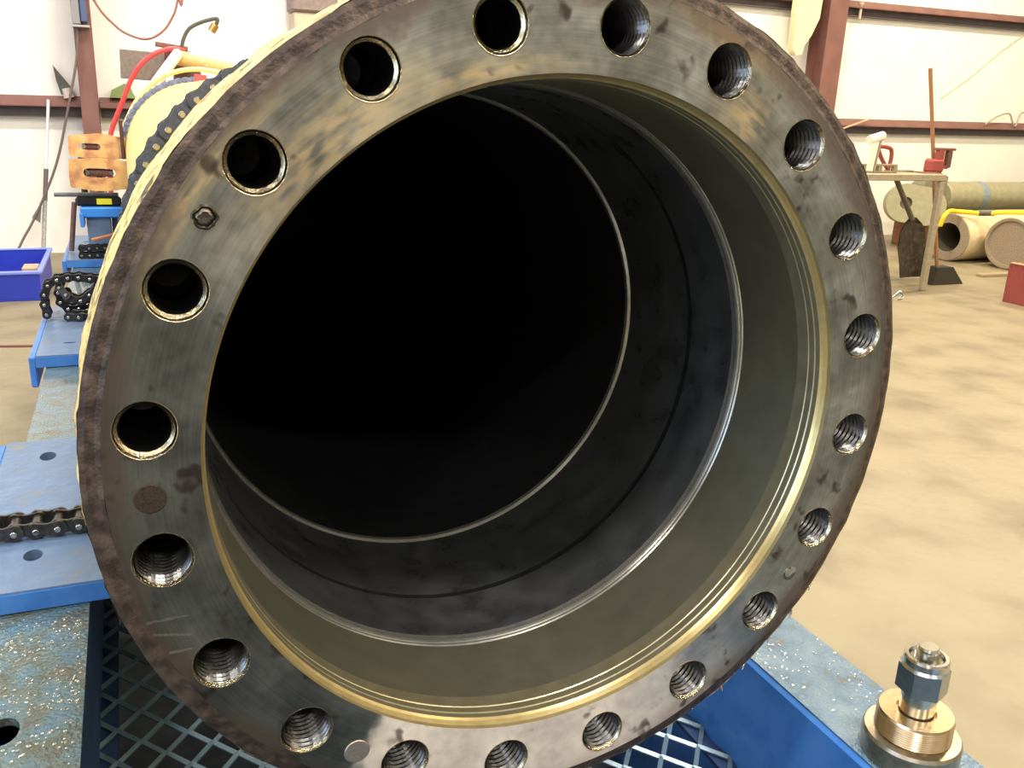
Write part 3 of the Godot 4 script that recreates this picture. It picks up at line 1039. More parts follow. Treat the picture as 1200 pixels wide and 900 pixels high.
		g.rod(xf * Vector3(cc.x - float(q[4]) + 0.01, cc.y, -0.012), xf * Vector3(cc.x + float(q[4]) - 0.01, cc.y, -0.012), float(q[5]) * 0.8, 12)
		part(t, "slot_bar", g, mottled([rgb(86, 56, 50), rgb(120, 84, 74)], 8.0))
	part(t, "side_plate", bx(Vector3(-0.015, 1.25, -4.04), Vector3(-0.001, 1.40, -3.97), 0.003), edge)
	for x in [-0.165, -0.105]:
		g = G.new()
		g.rod(Vector3(x, 1.0625, -4.075), Vector3(x, 1.25, -4.075), 0.012, 10)
		part(t, "stay", g, edge)
	# small jaws and copper strap
	t = thing("copper_strap", "short copper strap lying over black jaws on the far saddle", "strap", Vector3(-0.11, 0.871, -4.25))
	part(t, "strap", bar(Vector3(-0.15, 0.942, -3.90), Vector3(-0.04, 0.965, -3.92), 0.012, 0.03, 0.002), mottled([rgb(190, 120, 84), rgb(226, 166, 124)], 10.0, 0.02, 0.35, 0.6))
	t.position = Vector3(-0.11, 0.92, -3.91)
	for ch in t.get_children():
		ch.position -= Vector3(0, 0.049, 0.34)
	t = thing("roller_chain", "short black chain end under the copper strap on the far saddle", "chain", Vector3(-0.12, 0.871, -3.91), "vise chains")
	chain(t, [Vector3(-0.19, 0.884, -3.9), Vector3(-0.02, 0.884, -3.9), Vector3(0.05, 0.884, -3.9)], Vector3.BACK, black_steel, 1.0, 0, steel)
	chain(t, [Vector3(-0.19, 0.91, -3.91), Vector3(-0.02, 0.912, -3.91), Vector3(0.05, 0.912, -3.91)], Vector3.BACK, black_steel, 1.0, 1, steel)

# ------------------------------------------------------------------ bolt assembly on the right rail
func build_stud() -> void:
	var b := Vector3(0.742, 0.8412, -0.578)
	var t := thing("mounting_stud", "steel stud with hex nut in a threaded bronze bushing on the blue rail", "stud", b)
	var up := Transform3D(Basis(), b)
	var bronze := mottled([rgb(206, 182, 146), rgb(228, 206, 170)], 12.0, 0.02, 0.26, 1.0)
	var bright := mottled([rgb(196, 194, 188), rgb(222, 220, 214)], 10.0, 0.02, 0.18, 1.0)
	var g := G.new()
	g.lathe(up, [Vector2(0, 0), Vector2(0.05040, 0), Vector2(0.05110, 0.002), Vector2(0.05110, 0.024), Vector2(0.04900, 0.0275), Vector2(0.03990, 0.028), Vector2(0.00000, 0.028)], 64)
	part(t, "base_disc", g, mottled([rgb(150, 140, 124), rgb(190, 182, 166)], 9.0, 0.02, 0.3, 1.0), "grey steel base disc")
	var p := [Vector2(0.03745, 0.028)]
	for k in 9:
		p.append(Vector2(0.03955, 0.0285 + k * 0.0026 + 0.0006))
		p.append(Vector2(0.03864, 0.0285 + k * 0.0026 + 0.002))
	p.append(Vector2(0.03780, 0.054))
	p.append(Vector2(0.02100, 0.054))
	p.append(Vector2(0.02030, 0.050))
	p.append(Vector2(0.00000, 0.050))
	g = G.new()
	g.lathe(up, p, 64)
	part(t, "bushing", g, bronze, "bronze bushing with fine threads")
	g = G.new()
	g.lathe(up, [Vector2(0, 0.0501), Vector2(0.01855, 0.0501), Vector2(0.01855, 0.083), Vector2(0, 0.083)], 48)
	part(t, "shank", g, bright)
	# hex nut with chamfered corners
	g = G.new()
	var hex := PackedVector2Array()
	for k in 6:
		hex.append(Vector2.from_angle(TAU * (k + 0.35) / 6) * 0.0262)
	g.prism(Transform3D(Basis(Vector3.RIGHT, Vector3.FORWARD, Vector3.UP), b + Vector3(0, 0.0955, 0)), hex, 0.029)
	g.lathe(up, [Vector2(0.02485, 0.110), Vector2(0.02240, 0.1135), Vector2(0, 0.1135)], 6 * 8)
	part(t, "nut", g, mottled([rgb(150, 160, 166), rgb(182, 190, 194)], 10.0, 0.02, 0.28, 1.0))
	g = G.new()
	g.lathe(up, [Vector2(0.02310, 0.1135), Vector2(0.02310, 0.120), Vector2(0.02170, 0.1225), Vector2(0.01820, 0.1225), Vector2(0.01645, 0.118), Vector2(0.01645, 0.1137), Vector2(0.00000, 0.1137)], 40)
	part(t, "collar", g, bright, "bright collar ring")
	g = G.new()
	g.lathe(up, [Vector2(0.01085, 0.1138), Vector2(0.01085, 0.131), Vector2(0.00945, 0.1335), Vector2(0.00000, 0.1335)], 32)
	part(t, "stud_end", g, bright)

# ------------------------------------------------------------------ things standing behind the barrel
func build_machine_head() -> void:
	var z := -4.62
	var t := thing("machine_head", "grey steel plates and a tan pipe of the machine head beyond the yellow barrel", "machine", Vector3(0.3, 0, z))
	part(t, "post", bx(Vector3(0.24, 0.01, z - 0.16), Vector3(0.36, 1.62, z - 0.06), 0.006), flat(rgb(118, 92, 84), 0.5))
	part(t, "base_plate", bx(Vector3(0.1, 0.0, z - 0.3), Vector3(0.5, 0.012, z + 0.02), 0.003), flat(rgb(90, 88, 86), 0.5))
	var g := G.new()
	g.box(Transform3D(Basis(Vector3.BACK, -0.04), Vector3(0.105, 1.625, z)), Vector3(0.19, 0.125, 0.02), 0.003)
	part(t, "side_plate", g, mottled([rgb(126, 114, 108), rgb(150, 138, 130)], 4.0, 0.02, 0.4, 0.3), "flat grey plate")
	g = G.new()
	g.box(Transform3D(Basis(Vector3.BACK, -0.02), Vector3(0.25, 1.655, z - 0.04)), Vector3(0.13, 0.09, 0.03), 0.003)
	g.box(Transform3D(Basis(Vector3.BACK, -0.10), Vector3(0.235, 1.715, z - 0.02)), Vector3(0.14, 0.02, 0.05), 0.003)
	part(t, "clamp_block", g, mottled([rgb(112, 70, 62), rgb(150, 100, 88)], 6.0))
	g = G.new()
	g.box(Transform3D(Basis(Vector3.BACK, -0.66), Vector3(0.205, 1.618, z + 0.06)), Vector3(0.046, 0.20, 0.03), 0.012)
	part(t, "white_arm", g, flat(rgb(240, 240, 238), 0.5), "white arm")
	g = G.new()
	g.rod(Vector3(0.25, 1.668, z + 0.02), Vector3(0.62, 1.60, z + 0.04), 0.034, 20)
	part(t, "tan_pipe", g, mottled([rgb(206, 158, 96), rgb(232, 196, 138)], 4.0, 0.02, 0.45), "tan pipe")
	g = G.new()
	g.tube(spline([Vector3(0.275, 1.70, z), Vector3(0.288, 1.75, z), Vector3(0.315, 1.795, z), Vector3(0.365, 1.825, z), Vector3(0.425, 1.845, z), Vector3(0.442, 1.843, z), Vector3(0.432, 1.815, z)]), 0.0085, 10)
	part(t, "bent_tube", g, mottled([rgb(66, 70, 62), rgb(92, 96, 86)], 6.0), "black bent tube")
	g = G.new()
	g.rod(Vector3(0.432, 1.82, z), Vector3(0.412, 1.79, z), 0.018, 14)
	part(t, "brass_nozzle", g, mottled([rgb(176, 132, 76), rgb(210, 172, 112)], 9.0, 0.02, 0.3, 0.8), "brass nozzle")
	# red hose
	g = G.new()
	g.tube(spline([Vector3(-0.075, 1.05, z + 0.12), Vector3(-0.068, 1.22, z + 0.12), Vector3(-0.052, 1.33, z + 0.1), Vector3(0.013, 1.48, z + 0.1), Vector3(0.05, 1.56, z + 0.1), Vector3(0.098, 1.63, z + 0.1), Vector3(0.165, 1.68, z + 0.08), Vector3(0.235, 1.703, z + 0.05), Vector3(0.285, 1.70, z)]), 0.0105, 10)
	single("air_hose", "red hose arching from behind the orange bracket to the machine head", "hose", g, flat(rgb(206, 62, 66), 0.4), Vector3(-0.075, 1.05, z + 0.12))
	# yellow hose round the far end of the barrel
	g = G.new()
	g.tube(spline([Vector3(-0.008, 1.34, -4.24), Vector3(0.055, 1.463, -4.24), Vector3(0.13, 1.545, -4.24), Vector3(0.2, 1.588, -4.22), Vector3(0.30, 1.61, -4.2), Vector3(0.42, 1.60, -4.2)]), 0.010, 8)
	single("yellow_hose", "thin yellow hose lying over the barrel beside the far chain", "hose", g, flat(rgb(236, 216, 150), 0.5), Vector3(0.02, 1.34, -4.22))

# ------------------------------------------------------------------ things along the left part of the back wall
func build_left_wall_things() -> void:
	# conduit box on the left column
	var t := thing("junction_box", "grey blue electrical box strapped to the left column at the top edge", "electrical box", Vector3(-0.27, 2.06, WALL_Z + 0.36))
	part(t, "box", bx(Vector3(-0.34, 2.07, WALL_Z + 0.325), Vector3(-0.27, 2.6, WALL_Z + 0.40), 0.006), flat(rgb(150, 148, 152), 0.4, 0.3))
	part(t, "cover", bx(Vector3(-0.265, 2.09, WALL_Z + 0.325), Vector3(-0.215, 2.6, WALL_Z + 0.42), 0.006), flat(rgb(78, 92, 132), 0.4))
	part(t, "strap", bx(Vector3(-0.345, 2.045, WALL_Z + 0.325), Vector3(-0.2, 2.065, WALL_Z + 0.41), 0.003), flat(rgb(205, 205, 205), 0.3, 0.7))
	# hanging hose loop
	var g := G.new()
	g.tube(spline([Vector3(-0.35, 4.8, -8.0), Vector3(-0.28, 2.6, -8.0), Vector3(-0.127, 2.17, -8.0), Vector3(0.007, 1.998, -8.0), Vector3(0.11, 1.935, -8.0), Vector3(0.227, 1.915, -8.0), Vector3(0.33, 1.965, -8.0), Vector3(0.41, 2.06, -8.0), Vector3(0.473, 2.217, -8.0), Vector3(0.52, 2.6, -8.0), Vector3(0.56, 6.5, -8.0)]), 0.009, 8)
	single("hanging_hose", "thin brown hose hanging in a loop from the roof beside the left column", "hose", g, flat(rgb(150, 100, 90), 0.5), Vector3(0.2, 1.91, -8.0))
	# cable from the column to the bin
	g = G.new()
	g.tube(spline([Vector3(-0.30, 2.05, -9.32), Vector3(-0.335, 1.773, -9.3), Vector3(-0.44, 1.369, -9.3), Vector3(-0.568, 0.919, -9.3), Vector3(-0.715, 0.575, -9.3), Vector3(-0.904, 0.229, -9.3), Vector3(-1.08, 0.03, -9.25), Vector3(-1.6, 0.012, -9.2)]), 0.011, 8)
	single("power_cable", "dark cable drooping from the left column down behind the blue bin", "cable", g, flat(rgb(104, 92, 92), 0.5), Vector3(-0.3, 2.05, -9.32))
	# rod standing against the wall
	t = thing("extension_pole", "slim white pole with a dark grip standing against the wall behind the blue bin", "pole", Vector3(-0.77, 0, -9.35))
	var p0 := Vector3(-0.785, 0.0, -9.3)
	var p1 := Vector3(-0.61, 1.42, -9.54)
	g = G.new()
	g.rod(p0.lerp(p1, 0.47), p1, 0.014, 10)
	part(t, "pole_upper", g, flat(rgb(222, 222, 224), 0.4))
	g = G.new()
	g.rod(p0.lerp(p1, 0.37), p0.lerp(p1, 0.57), 0.020, 10)
	part(t, "grip", g, flat(rgb(96, 92, 92), 0.6), "dark grip")
	g = G.new()
	g.rod(p0, p0.lerp(p1, 0.37), 0.019, 10)
	part(t, "pole_lower", g, mottled([rgb(120, 118, 118), rgb(205, 204, 204)], 4.0, 0.02), "paint-spotted lower pole")
	g = G.new()
	g.prism(Transform3D(Basis(), Vector3(-0.755, 0.42, -9.34)), PackedVector2Array([Vector2(-0.085, -0.04), Vector2(-0.02, -0.09), Vector2(0.01, 0.10)]), 0.02)
	part(t, "bracket_flag", g, flat(rgb(120, 118, 114), 0.5), "grey triangular bracket")
	# pointed blade on the girt
	t = thing("pointed_blade", "dark pointed blade with a pale socket standing on the left wall girt", "blade", Vector3(-0.45, 1.455, WALL_Z + 0.06))
	g = G.new()
	g.prism(Transform3D(Basis(Vector3.BACK, 0.35), Vector3(-0.47, 1.54, WALL_Z + 0.06)), PackedVector2Array([Vector2(-0.055, -0.06), Vector2(0.055, -0.03), Vector2(0.03, 0.06), Vector2(-0.01, 0.20), Vector2(-0.04, 0.07)]), 0.03)
	part(t, "blade", g, mottled([rgb(66, 66, 62), rgb(102, 100, 94)], 6.0))
	g = G.new()
	g.rod(Vector3(-0.435, 1.447, WALL_Z + 0.055), Vector3(-0.455, 1.53, WALL_Z + 0.06), 0.05, 14, 0.042)
	part(t, "socket", g, flat(rgb(206, 196, 190), 0.6), "pale socket")
	# green rag on the girt
	g = G.new()
	var prof := PackedVector2Array([Vector2(-0.11, 0), Vector2(-0.09, 0.07), Vector2(-0.03, 0.10), Vector2(0.02, 0.13), Vector2(0.07, 0.12), Vector2(0.09, 0.05), Vector2(0.12, 0.0)])
	g.prism(Transform3D(Basis(), Vector3(0.02, 1.46, WALL_Z + 0.055)), prof, 0.09, true)
	single("green_rag", "crumpled green rag on the girt right of the left column", "rag", g, mottled([rgb(110, 128, 76), rgb(150, 168, 108)], 9.0, 0.02, 0.9), Vector3(0.02, 1.46, WALL_Z + 0.055))
	# blue plastic bin
	t = thing("storage_bin", "open bright blue plastic bin on the floor at the left edge", "bin", Vector3(-1.0, 0, -7.95))
	var bm := flat(rgb(38, 56, 172), 0.4)
	var x0 := -1.45
	var x1 := -0.66
	var z0 := -8.5
	var z1 := -7.38
	part(t, "bottom", bx(Vector3(x0, 0, z0), Vector3(x1, 0.015, z1), 0.004), bm)
	for q in [[Vector3(x0, 0.015, z1 - 0.015), Vector3(x1, 0.215, z1)], [Vector3(x0, 0.015, z0), Vector3(x1, 0.215, z0 + 0.015)], [Vector3(x0, 0.015, z0 + 0.015), Vector3(x0 + 0.015, 0.215, z1 - 0.015)], [Vector3(x1 - 0.015, 0.015, z0 + 0.015), Vector3(x1, 0.215, z1 - 0.015)]]:
		part(t, "side", bx(q[0], q[1], 0.003), bm)
	g = bx(Vector3(x0 - 0.02, 0.2, z1 - 0.015), Vector3(x1 + 0.02, 0.225, z1 + 0.02), 0.006)
	bx(Vector3(x0 - 0.02, 0.2, z0 - 0.02), Vector3(x1 + 0.02, 0.225, z0 + 0.015), 0.006, g)
	bx(Vector3(x0 - 0.02, 0.2, z0 + 0.015), Vector3(x0 + 0.015, 0.225, z1 - 0.015), 0.004, g)
	bx(Vector3(x1 - 0.015, 0.2, z0 + 0.015), Vector3(x1 + 0.02, 0.225, z1 - 0.015), 0.004, g)
	part(t, "rim", g, flat(rgb(120, 138, 226), 0.35), "lighter blue rim")
	single("parcel", "small tan box inside the right end of the blue bin", "box", bx(Vector3(-0.80, 0.0155, -7.85), Vector3(-0.69, 0.20, -7.65), 0.004), flat(rgb(190, 160, 130), 0.8), Vector3(-0.745, 0.0155, -7.75))
	# dark joint in the floor
	g = G.new()
	g.tube(spline([Vector3(-3.0, 0.006, -6.5), Vector3(-1.2, 0.006, -6.12), Vector3(-0.6, 0.006, -5.98), Vector3(0.3, 0.006, -5.9)]), 0.008, 8)
	single("floor_joint", "thin dark red line for a joint in the floor left of the bench", "cable", g, flat(rgb(120, 70, 62), 0.6), Vector3(-0.6, 0.006, -5.98))

# ------------------------------------------------------------------ things along the right part of the back wall
func build_right_wall_things() -> void:
	var g := G.new()
	# heater above the flange
	var t := thing("unit_heater", "grey brown unit heater with a beige base behind the top edge of the flange", "heater", Vector3(1.78, 2.3, WALL_Z + 0.2))
	part(t, "housing", bx(Vector3(1.56, 2.31, WALL_Z + 0.135), Vector3(2.0, 3.1, WALL_Z + 0.45), 0.02), mottled([rgb(128, 112, 108), rgb(150, 134, 130)], 3.0))
	part(t, "base", bx(Vector3(1.585, 2.1, WALL_Z + 0.135), Vector3(1.97, 2.309, WALL_Z + 0.42), 0.01), flat(rgb(206, 188, 160), 0.6))
	# cream insulation hanging beside the right column
	g = G.new()
	var pts := PackedVector2Array([Vector2(-0.20, 1.4), Vector2(-0.21, 0.5), Vector2(-0.20, 0.06), Vector2(-0.14, -0.02), Vector2(-0.05, 0.0), Vector2(-0.03, 0.10), Vector2(0.06, 0.22), Vector2(0.15, 0.42), Vector2(0.17, 0.8), Vector2(0.17, 1.4)])
	g.prism(Transform3D(Basis(), Vector3(7.79, 2.28, WALL_Z + 0.24)), pts, 0.10, true)
	single("insulation_flap", "cream torn insulation flap hanging left of the right column", "insulation", g, mottled([rgb(220, 204, 158), rgb(240, 230, 196)], 2.0, 0.014, 0.8, 0.0, 0.3, 0.03), Vector3(7.79, 2.28, WALL_Z + 0.24))
	# cables on the wall
	g = G.new()
	g.tube([Vector3(10.43, 1.87, WALL_Z + 0.02), Vector3(10.92, 2.17, WALL_Z + 0.02), Vector3(11.4, 2.53, WALL_Z + 0.02), Vector3(11.9, 2.84, WALL_Z + 0.02)], 0.006, 6)
	single("brace_rod", "thin grey brace rod running diagonally up the right wall", "rod", g, flat(rgb(214, 206, 178), 0.6), Vector3(10.43, 1.87, WALL_Z + 0.02))
	g = G.new()
	g.tube(spline([Vector3(11.25, 1.55, WALL_Z + 0.12), Vector3(11.45, 1.66, WALL_Z + 0.12), Vector3(11.68, 1.71, WALL_Z + 0.12), Vector3(11.78, 1.6, WALL_Z + 0.12), Vector3(11.86, 1.55, WALL_Z + 0.12), Vector3(11.92, 1.72, WALL_Z + 0.12), Vector3(12.05, 1.70, WALL_Z + 0.12), Vector3(12.12, 1.55, WALL_Z + 0.12)]), 0.012, 8)
	single("wire_loop", "thin grey wire looped on the girt at the right edge", "wire", g, flat(rgb(170, 160, 140), 0.5), Vector3(11.25, 1.55, WALL_Z + 0.12))
	g = G.new()
	g.rod(Vector3(8.74, 2.76, WALL_Z + 0.09), Vector3(8.74, 2.93, WALL_Z + 0.09), 0.018, 10)
	g.rod(Vector3(8.74, 2.93, WALL_Z + 0.09), Vector3(8.74, 2.96, WALL_Z + 0.09), 0.03, 10)
	single("girt_clip", "small pale bolt clip on the upper girt beside the right column", "clip", g, flat(rgb(198, 182, 166), 0.5), Vector3(8.74, 2.76, WALL_Z + 0.13))
	g = G.new()
	g.rod(Vector3(7.95, 1.2, WALL_Z + 0.16), Vector3(9.1, 1.56, WALL_Z + 0.16), 0.012, 8)
	single("leaning_stick", "thin pale stick slanting across the girt above the red saw", "stick", g, flat(rgb(196, 172, 140), 0.6), Vector3(8.5, 1.4, WALL_Z + 0.16))

# ------------------------------------------------------------------ right-hand floor group
func build_right_floor_things() -> void:
	var grey := mottled([rgb(150, 138, 116), rgb(176, 166, 144)], 3.0, 0.014, 0.45, 0.3)
	# work table
	var t := thing("work_table", "narrow grey steel work table carrying the red saws", "table", Vector3(6.2, 0, -6.3))
	part(t, "table_top", bx(Vector3(4.9, 1.02, -6.95), Vector3(6.92, 1.08, -6.17), 0.006), grey)
	for q in [[Vector3(6.89, 0, -6.2), Vector3(6.89, 1.02, -6.2)], [Vector3(4.95, 0, -6.2), Vector3(4.95, 1.02, -6.2)], [Vector3(6.45, 0, -6.9), Vector3(6.45, 1.02, -6.9)], [Vector3(4.95, 0, -6.9), Vector3(4.95, 1.02, -6.9)]]:
		part(t, "leg", bar(q[0], q[1], 0.055, 0.055, 0.006), grey)
	# clamp on the table
	var pale := flat(rgb(226, 220, 206), 0.4)
	t = thing("bench_press", "small pale tool stand with a round head at the flange end of the table", "tool stand", Vector3(6.08, 1.08, -6.3))
	part(t, "stem", bar(Vector3(6.09, 1.09, -6.3), Vector3(6.12, 1.37, -6.3), 0.085, 0.05, 0.008), pale)
	part(t, "stem_edge", bar(Vector3(6.14, 1.09, -6.29), Vector3(6.17, 1.37, -6.29), 0.014, 0.05, 0.003), flat(rgb(150, 140, 122), 0.5))
	var g := G.new()
	g.rod(Vector3(6.06, 1.36, -6.3), Vector3(6.21, 1.40, -6.3), 0.04, 16)
	part(t, "head", g, pale)
	g = bx(Vector3(6.02, 1.14, -6.32), Vector3(6.42, 1.158, -6.28), 0.003)
	bx(Vector3(6.02, 1.081, -6.32), Vector3(6.42, 1.095, -6.28), 0.003, g)
	for x in [6.03, 6.2, 6.38]:
		bx(Vector3(x, 1.095, -6.32), Vector3(x + 0.04, 1.14, -6.28), 0, g)
	part(t, "rail", g, flat(rgb(140, 128, 104), 0.5))
	# handsaw
	var redp := mottled([rgb(132, 56, 50), rgb(158, 74, 66)], 9.0, 0.02, 0.45)
	t = thing("hand_saw", "hand saw with a red D-shaped handle standing up on the table", "saw", Vector3(6.4, 1.08, -6.4))
	g = G.new()
	g.tube(spline([Vector3(6.42, 1.11, -6.4), Vector3(6.33, 1.20, -6.4), Vector3(6.275, 1.29, -6.4), Vector3(6.31, 1.305, -6.4), Vector3(6.40, 1.295, -6.4), Vector3(6.435, 1.27, -6.4), Vector3(6.445, 1.2, -6.4), Vector3(6.43, 1.10, -6.4)], 5), 0.018, 8)
	part(t, "handle", g, redp)
	part(t, "saw_blade", bx(Vector3(6.38, 1.081, -6.403), Vector3(6.74, 1.10, -6.397)), steel)
	# red vise tool
	t = thing("cutoff_tool", "red hand-held power tool with a dark grip at the table's end", "power tool", Vector3(6.95, 1.08, -6.32))
	part(t, "body", bx(Vector3(6.84, 1.085, -6.40), Vector3(7.02, 1.21, -6.30), 0.02), redp)
	part(t, "base_shoe", bx(Vector3(6.76, 1.0805, -6.42), Vector3(6.92, 1.092, -6.28), 0.003), flat(rgb(140, 92, 76), 0.5))
	g = bx(Vector3(6.94, 1.20, -6.38), Vector3(7.02, 1.30, -6.32), 0.012)
	part(t, "motor", g, redp)
	part(t, "grip", bx(Vector3(7.065, 1.13, -6.38), Vector3(7.12, 1.29, -6.32), 0.012), flat(rgb(96, 62, 54), 0.5), "dark grip")
	g = bx(Vector3(6.92, 1.285, -6.38), Vector3(7.15, 1.31, -6.32), 0.006)
	bx(Vector3(7.0, 1.12, -6.38), Vector3(7.08, 1.15, -6.32), 0.004, g)
	part(t, "handle_bridge", g, flat(rgb(112, 70, 60), 0.5))
	# broom
	t = thing("push_broom", "broom with a long red brown wooden handle and black bristles at the table's end", "broom", Vector3(7.43, 0, -6.45))
	g = G.new()
	g.rod(Vector3(7.315, 0.16, -6.45), Vector3(6.79, 2.0, -6.45), 0.018, 10)
	part(t, "handle", g, mottled([rgb(140, 96, 66), rgb(166, 120, 84)], 3.0, 0.02, 0.5))
	g = G.new()
	g.prism(Transform3D(Basis(), Vector3(7.42, 0.0, -6.45)), PackedVector2Array([Vector2(-0.20, 0), Vector2(0.215, 0.0), Vector2(0.04, 0.175), Vector2(-0.17, 0.175)]), 0.13)
	part(t, "bristles", g, mottled([rgb(40, 36, 30), rgb(66, 60, 48)], 14.0, 0.05, 0.9, 0.0, 0.8, 0.12), "black bristles")
	# shovel
	t = thing("scoop_shovel", "dark scoop shovel leaning behind the table leg with its blade on the floor", "shovel", Vector3(7.2, 0, -6.7))
	g = G.new()
	g.rod(Vector3(6.94, 0.985, -6.78), Vector3(7.17, 0.60, -6.72), 0.026, 10)
	part(t, "handle", g, mottled([rgb(84, 74, 60), rgb(104, 92, 76)], 4.0))
	g = G.new()
	var rows := [[0.62, 7.19, 0.045, 0.03], [0.56, 7.19, 0.12, 0.04], [0.47, 7.19, 0.17, 0.05], [0.33, 7.20, 0.19, 0.05], [0.16, 7.25, 0.19, 0.05], [0.02, 7.30, 0.18, 0.02]]
	var gr := []
	for r in rows:
		var row := []
		for k in 9:
			var u := -1.0 + k / 4.0
			row.append(Vector3(float(r[1]) + u * float(r[2]), r[0], -6.76 + 0.06 * (0.62 - float(r[0])) + float(r[3]) * u * u))
		gr.append(row)
	for i in gr.size() - 1:
		for k in 8:
			var nn: Vector3 = (gr[i][k + 1] - gr[i][k]).cross(gr[i + 1][k] - gr[i][k]).normalized()
			if nn.z < 0:
				nn = -nn
			g.quad(gr[i][k], gr[i][k + 1], gr[i + 1][k + 1], gr[i + 1][k], nn)
			var bo := Vector3(0, 0, -0.006)
			g.quad(gr[i][k] + bo, gr[i][k + 1] + bo, gr[i + 1][k + 1] + bo, gr[i + 1][k] + bo, -nn)
	part(t, "blade", g, mottled([rgb(48, 41, 34), rgb(66, 56, 46), rgb(104, 92, 76)], 2.2, 0.012, 0.5, 0.3), "wide dark blade")
	# hollow pipes on the floor
	var pipe_m := mottled([rgb(196, 176, 138), rgb(222, 206, 172)], 1.6, 0.014, 0.6)
	var end_m := mottled([rgb(120, 106, 88), rgb(158, 142, 120)], 5.0, 0.02, 0.7)
	for q in [[Vector3(8.72, 0.275, -7.62), Vector3(1, 0, -0.10), 0.275, 0.165, 4.0, "grey hollow pipe on the floor with a dark open end, next to the broom"], [Vector3(8.95, 0.285, -7.0), Vector3(1, 0, -0.12), 0.285, 0.0, 4.0, "pale capped pipe on the floor, nearest the red box"]]:
		var at: Vector3 = q[0]
		var r: float = q[2]
		var ri: float = q[3]
		var ln: float = q[4]
		t = thing("steel_pipe", q[5], "pipe", at - Vector3(0, r, 0), "pipes lying on the floor")
		var xf := Transform3D(G.basis_y(q[1]), at)
		g = G.new()
		g.lathe(xf, [Vector2(r, 0.01), Vector2(r, ln)], 40)
		if ri > 0:
			pass
		part(t, "pipe_body", g, pipe_m)
		if ri > 0:
			g = G.new()
			g.lathe(xf, [Vector2(ri, 0.0), Vector2(ri, 0.6), Vector2(0, 0.62)], 40, -1.0)
			part(t, "pipe_inside", g, mottled([rgb(72, 66, 54), rgb(96, 88, 72)], 5.0), "inside with its shade put into a dark colour")  # shade inside the pipe is put into a darker colour
		g = G.new()
		if ri > 0:
			g.lathe(xf, [Vector2(r, 0.01), Vector2(r - 0.01, 0.0), Vector2(ri, 0.0)], 40, -1.0)
		else:
			g.lathe(xf, [Vector2(r, 0.01), Vector2(r - 0.01, 0.0), Vector2(r - 0.035, 0.004), Vector2(r - 0.05, 0.03), Vector2(0, 0.035)], 40, -1.0)
		part(t, "pipe_end", g, end_m, "dirty end face")
	# big grey cylinder with clevis eye, on timber blocks
	t = thing("clevis_cylinder", "long grey green cylinder with a round clevis eye lying behind the pipes", "cylinder", Vector3(9.6, 0, -8.7))
	var cg := mottled([rgb(138, 134, 108), rgb(160, 156, 128)], 1.5, 0.014, 0.5)
	var cx := Transform3D(G.basis_y(Vector3(1, 0, -0.03)), Vector3(9.75, 0.63, -8.75))
	g = G.new()
	g.lathe(cx, [Vector2(0, 0), Vector2(0.17, 0.0), Vector2(0.185, 0.02), Vector2(0.185, 4.5), Vector2(0, 4.5)], 40)
	part(t, "barrel", g, cg)
	g = G.new()
	g.lathe(cx, [Vector2(0.186, 0.60), Vector2(0.190, 0.61), Vector2(0.190, 0.70), Vector2(0.186, 0.71)], 40)
	part(t, "blue_band", g, mottled([rgb(104, 124, 140), rgb(140, 156, 164)], 3.0), "faded blue band")
	g = G.new()
	var eo := PackedVector2Array()
	var ei := PackedVector2Array()
	for k in 36:
		var d := Vector2.from_angle(TAU * (k + 0.5) / 36)
		var o := d * 0.24
		if d.x > 0.0:
			o = Vector2(d.x * 0.24 + minf(0.24, d.x * 0.9), d.y * 0.24)
		eo.append(o)
		ei.append(d * 0.075)
	var ez := Vector3(-0.55, 0.12, 0.83).normalized()
	var ex := Vector3(0.83, -0.12, 0.55)
	ex = (ex - ez * ex.dot(ez)).normalized()
	g.ring_plate(Transform3D(Basis(ex, ez.cross(ex), ez), Vector3(9.02, 0.555, -8.62)), eo, ei, 0.17)
	part(t, "clevis_eye", g, cg, "round eye with a dark disc added in its bore")
	g = G.new()
	g.rod(Vector3(9.02, 0.555, -8.62) - ez * 0.06, Vector3(9.02, 0.555, -8.62) + ez * 0.03, 0.074, 24)
	part(t, "eye_dark_disc", g, mottled([rgb(84, 78, 64), rgb(112, 104, 86)], 8.0))  # dark disc added to hide the bright wall behind the eye
	g = G.new()
	g.prism(Transform3D(Basis(), Vector3(9.56, 0.66, -8.78)), PackedVector2Array([Vector2(-0.22, -0.2), Vector2(0.2, -0.2), Vector2(0.2, 0.22), Vector2(-0.02, 0.30), Vector2(-0.2, 0.12)]), 0.2)
	part(t, "neck", g, mottled([rgb(112, 110, 92), rgb(134, 132, 112)], 2.0))
	for x in [9.35, 12.6]:
		part(t, "support_block", bx(Vector3(x - 0.12, 0, -8.95), Vector3(x + 0.12, 0.445 if x > 10 else 0.33, -8.55), 0.01), mottled([rgb(112, 72, 52), rgb(150, 98, 70)], 3.0))
	# yellow hose on the pipes
	g = G.new()
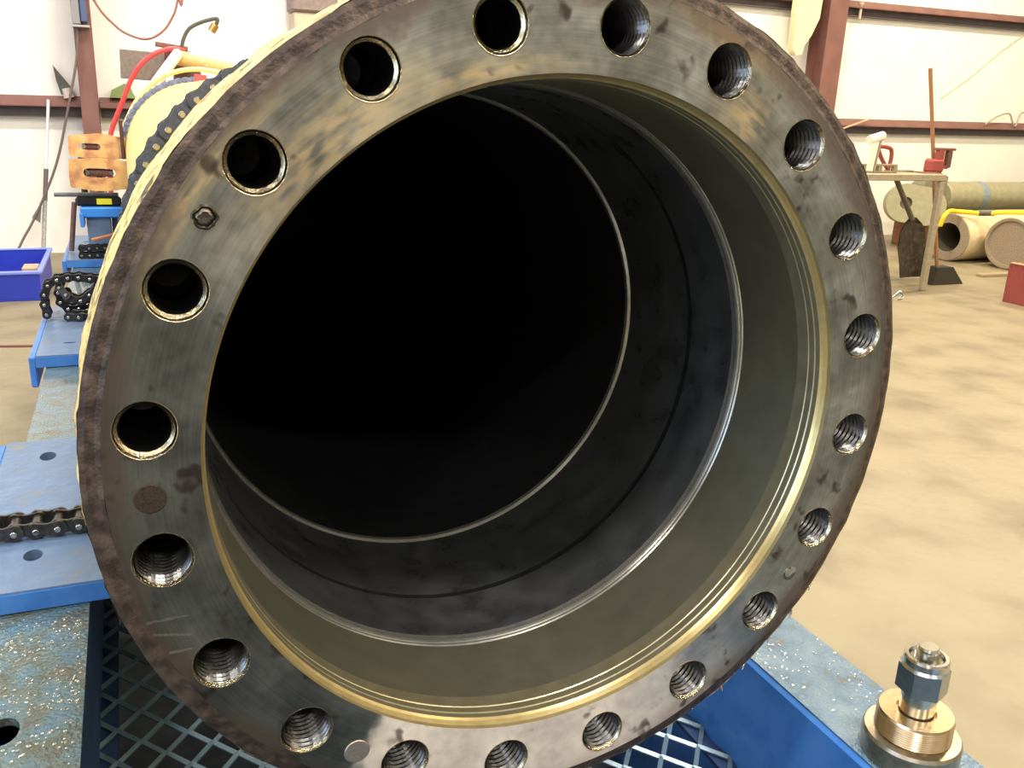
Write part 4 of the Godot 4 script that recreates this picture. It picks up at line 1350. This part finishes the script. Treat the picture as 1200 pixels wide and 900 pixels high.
	g.tube(spline([Vector3(8.46, 0.42, -7.52), Vector3(8.47, 0.52, -7.5), Vector3(8.54, 0.585, -7.5), Vector3(8.66, 0.582, -7.5), Vector3(8.82, 0.575, -7.46), Vector3(8.98, 0.565, -7.4), Vector3(9.1, 0.6, -7.25), Vector3(9.45, 0.60, -7.2), Vector3(9.9, 0.60, -7.38)]), 0.026, 8)
	t = thing("yellow_hose", "yellow hose lying over the tops of the two floor pipes", "hose", Vector3(8.6, 0.57, -7.5))
	part(t, "hose", g, flat(rgb(238, 198, 44), 0.5))
	g = G.new()
	g.rod(Vector3(8.92, 0.57, -7.43), Vector3(9.05, 0.58, -7.33), 0.032, 10)
	part(t, "fitting", g, flat(rgb(84, 78, 66), 0.5), "dark fitting")
	# red box at the right edge
	t = thing("red_can", "open red steel box on the floor at the right edge", "box", Vector3(7.5, 0, -5.4))
	var rd := mottled([rgb(124, 54, 50), rgb(146, 68, 60)], 4.0, 0.02, 0.5)
	for q in [[Vector3(7.25, 0.0, -5.23), Vector3(7.83, 0.35, -5.2)], [Vector3(7.25, 0.0, -5.62), Vector3(7.83, 0.35, -5.59)], [Vector3(7.25, 0.0, -5.59), Vector3(7.28, 0.35, -5.23)], [Vector3(7.80, 0.0, -5.59), Vector3(7.83, 0.35, -5.23)]]:
		part(t, "side", bx(q[0], q[1], 0.004), rd)
	part(t, "bottom", bx(Vector3(7.28, 0.0, -5.59), Vector3(7.80, 0.02, -5.23)), rd)
	g = bx(Vector3(7.24, 0.35, -5.235), Vector3(7.84, 0.36, -5.195), 0.002)
	bx(Vector3(7.24, 0.35, -5.6), Vector3(7.28, 0.36, -5.235), 0.002, g)
	part(t, "rim", g, flat(rgb(196, 150, 112), 0.5), "worn bare rim")
	# long bar on the floor in front of the pipes
	single("flat_bar", "flat grey bar lying on the floor in front of the pipes", "bar", bx(Vector3(8.2, 0.0, -6.72), Vector3(9.4, 0.03, -6.64), 0.004), flat(rgb(150, 134, 108), 0.6), Vector3(8.8, 0, -6.68))
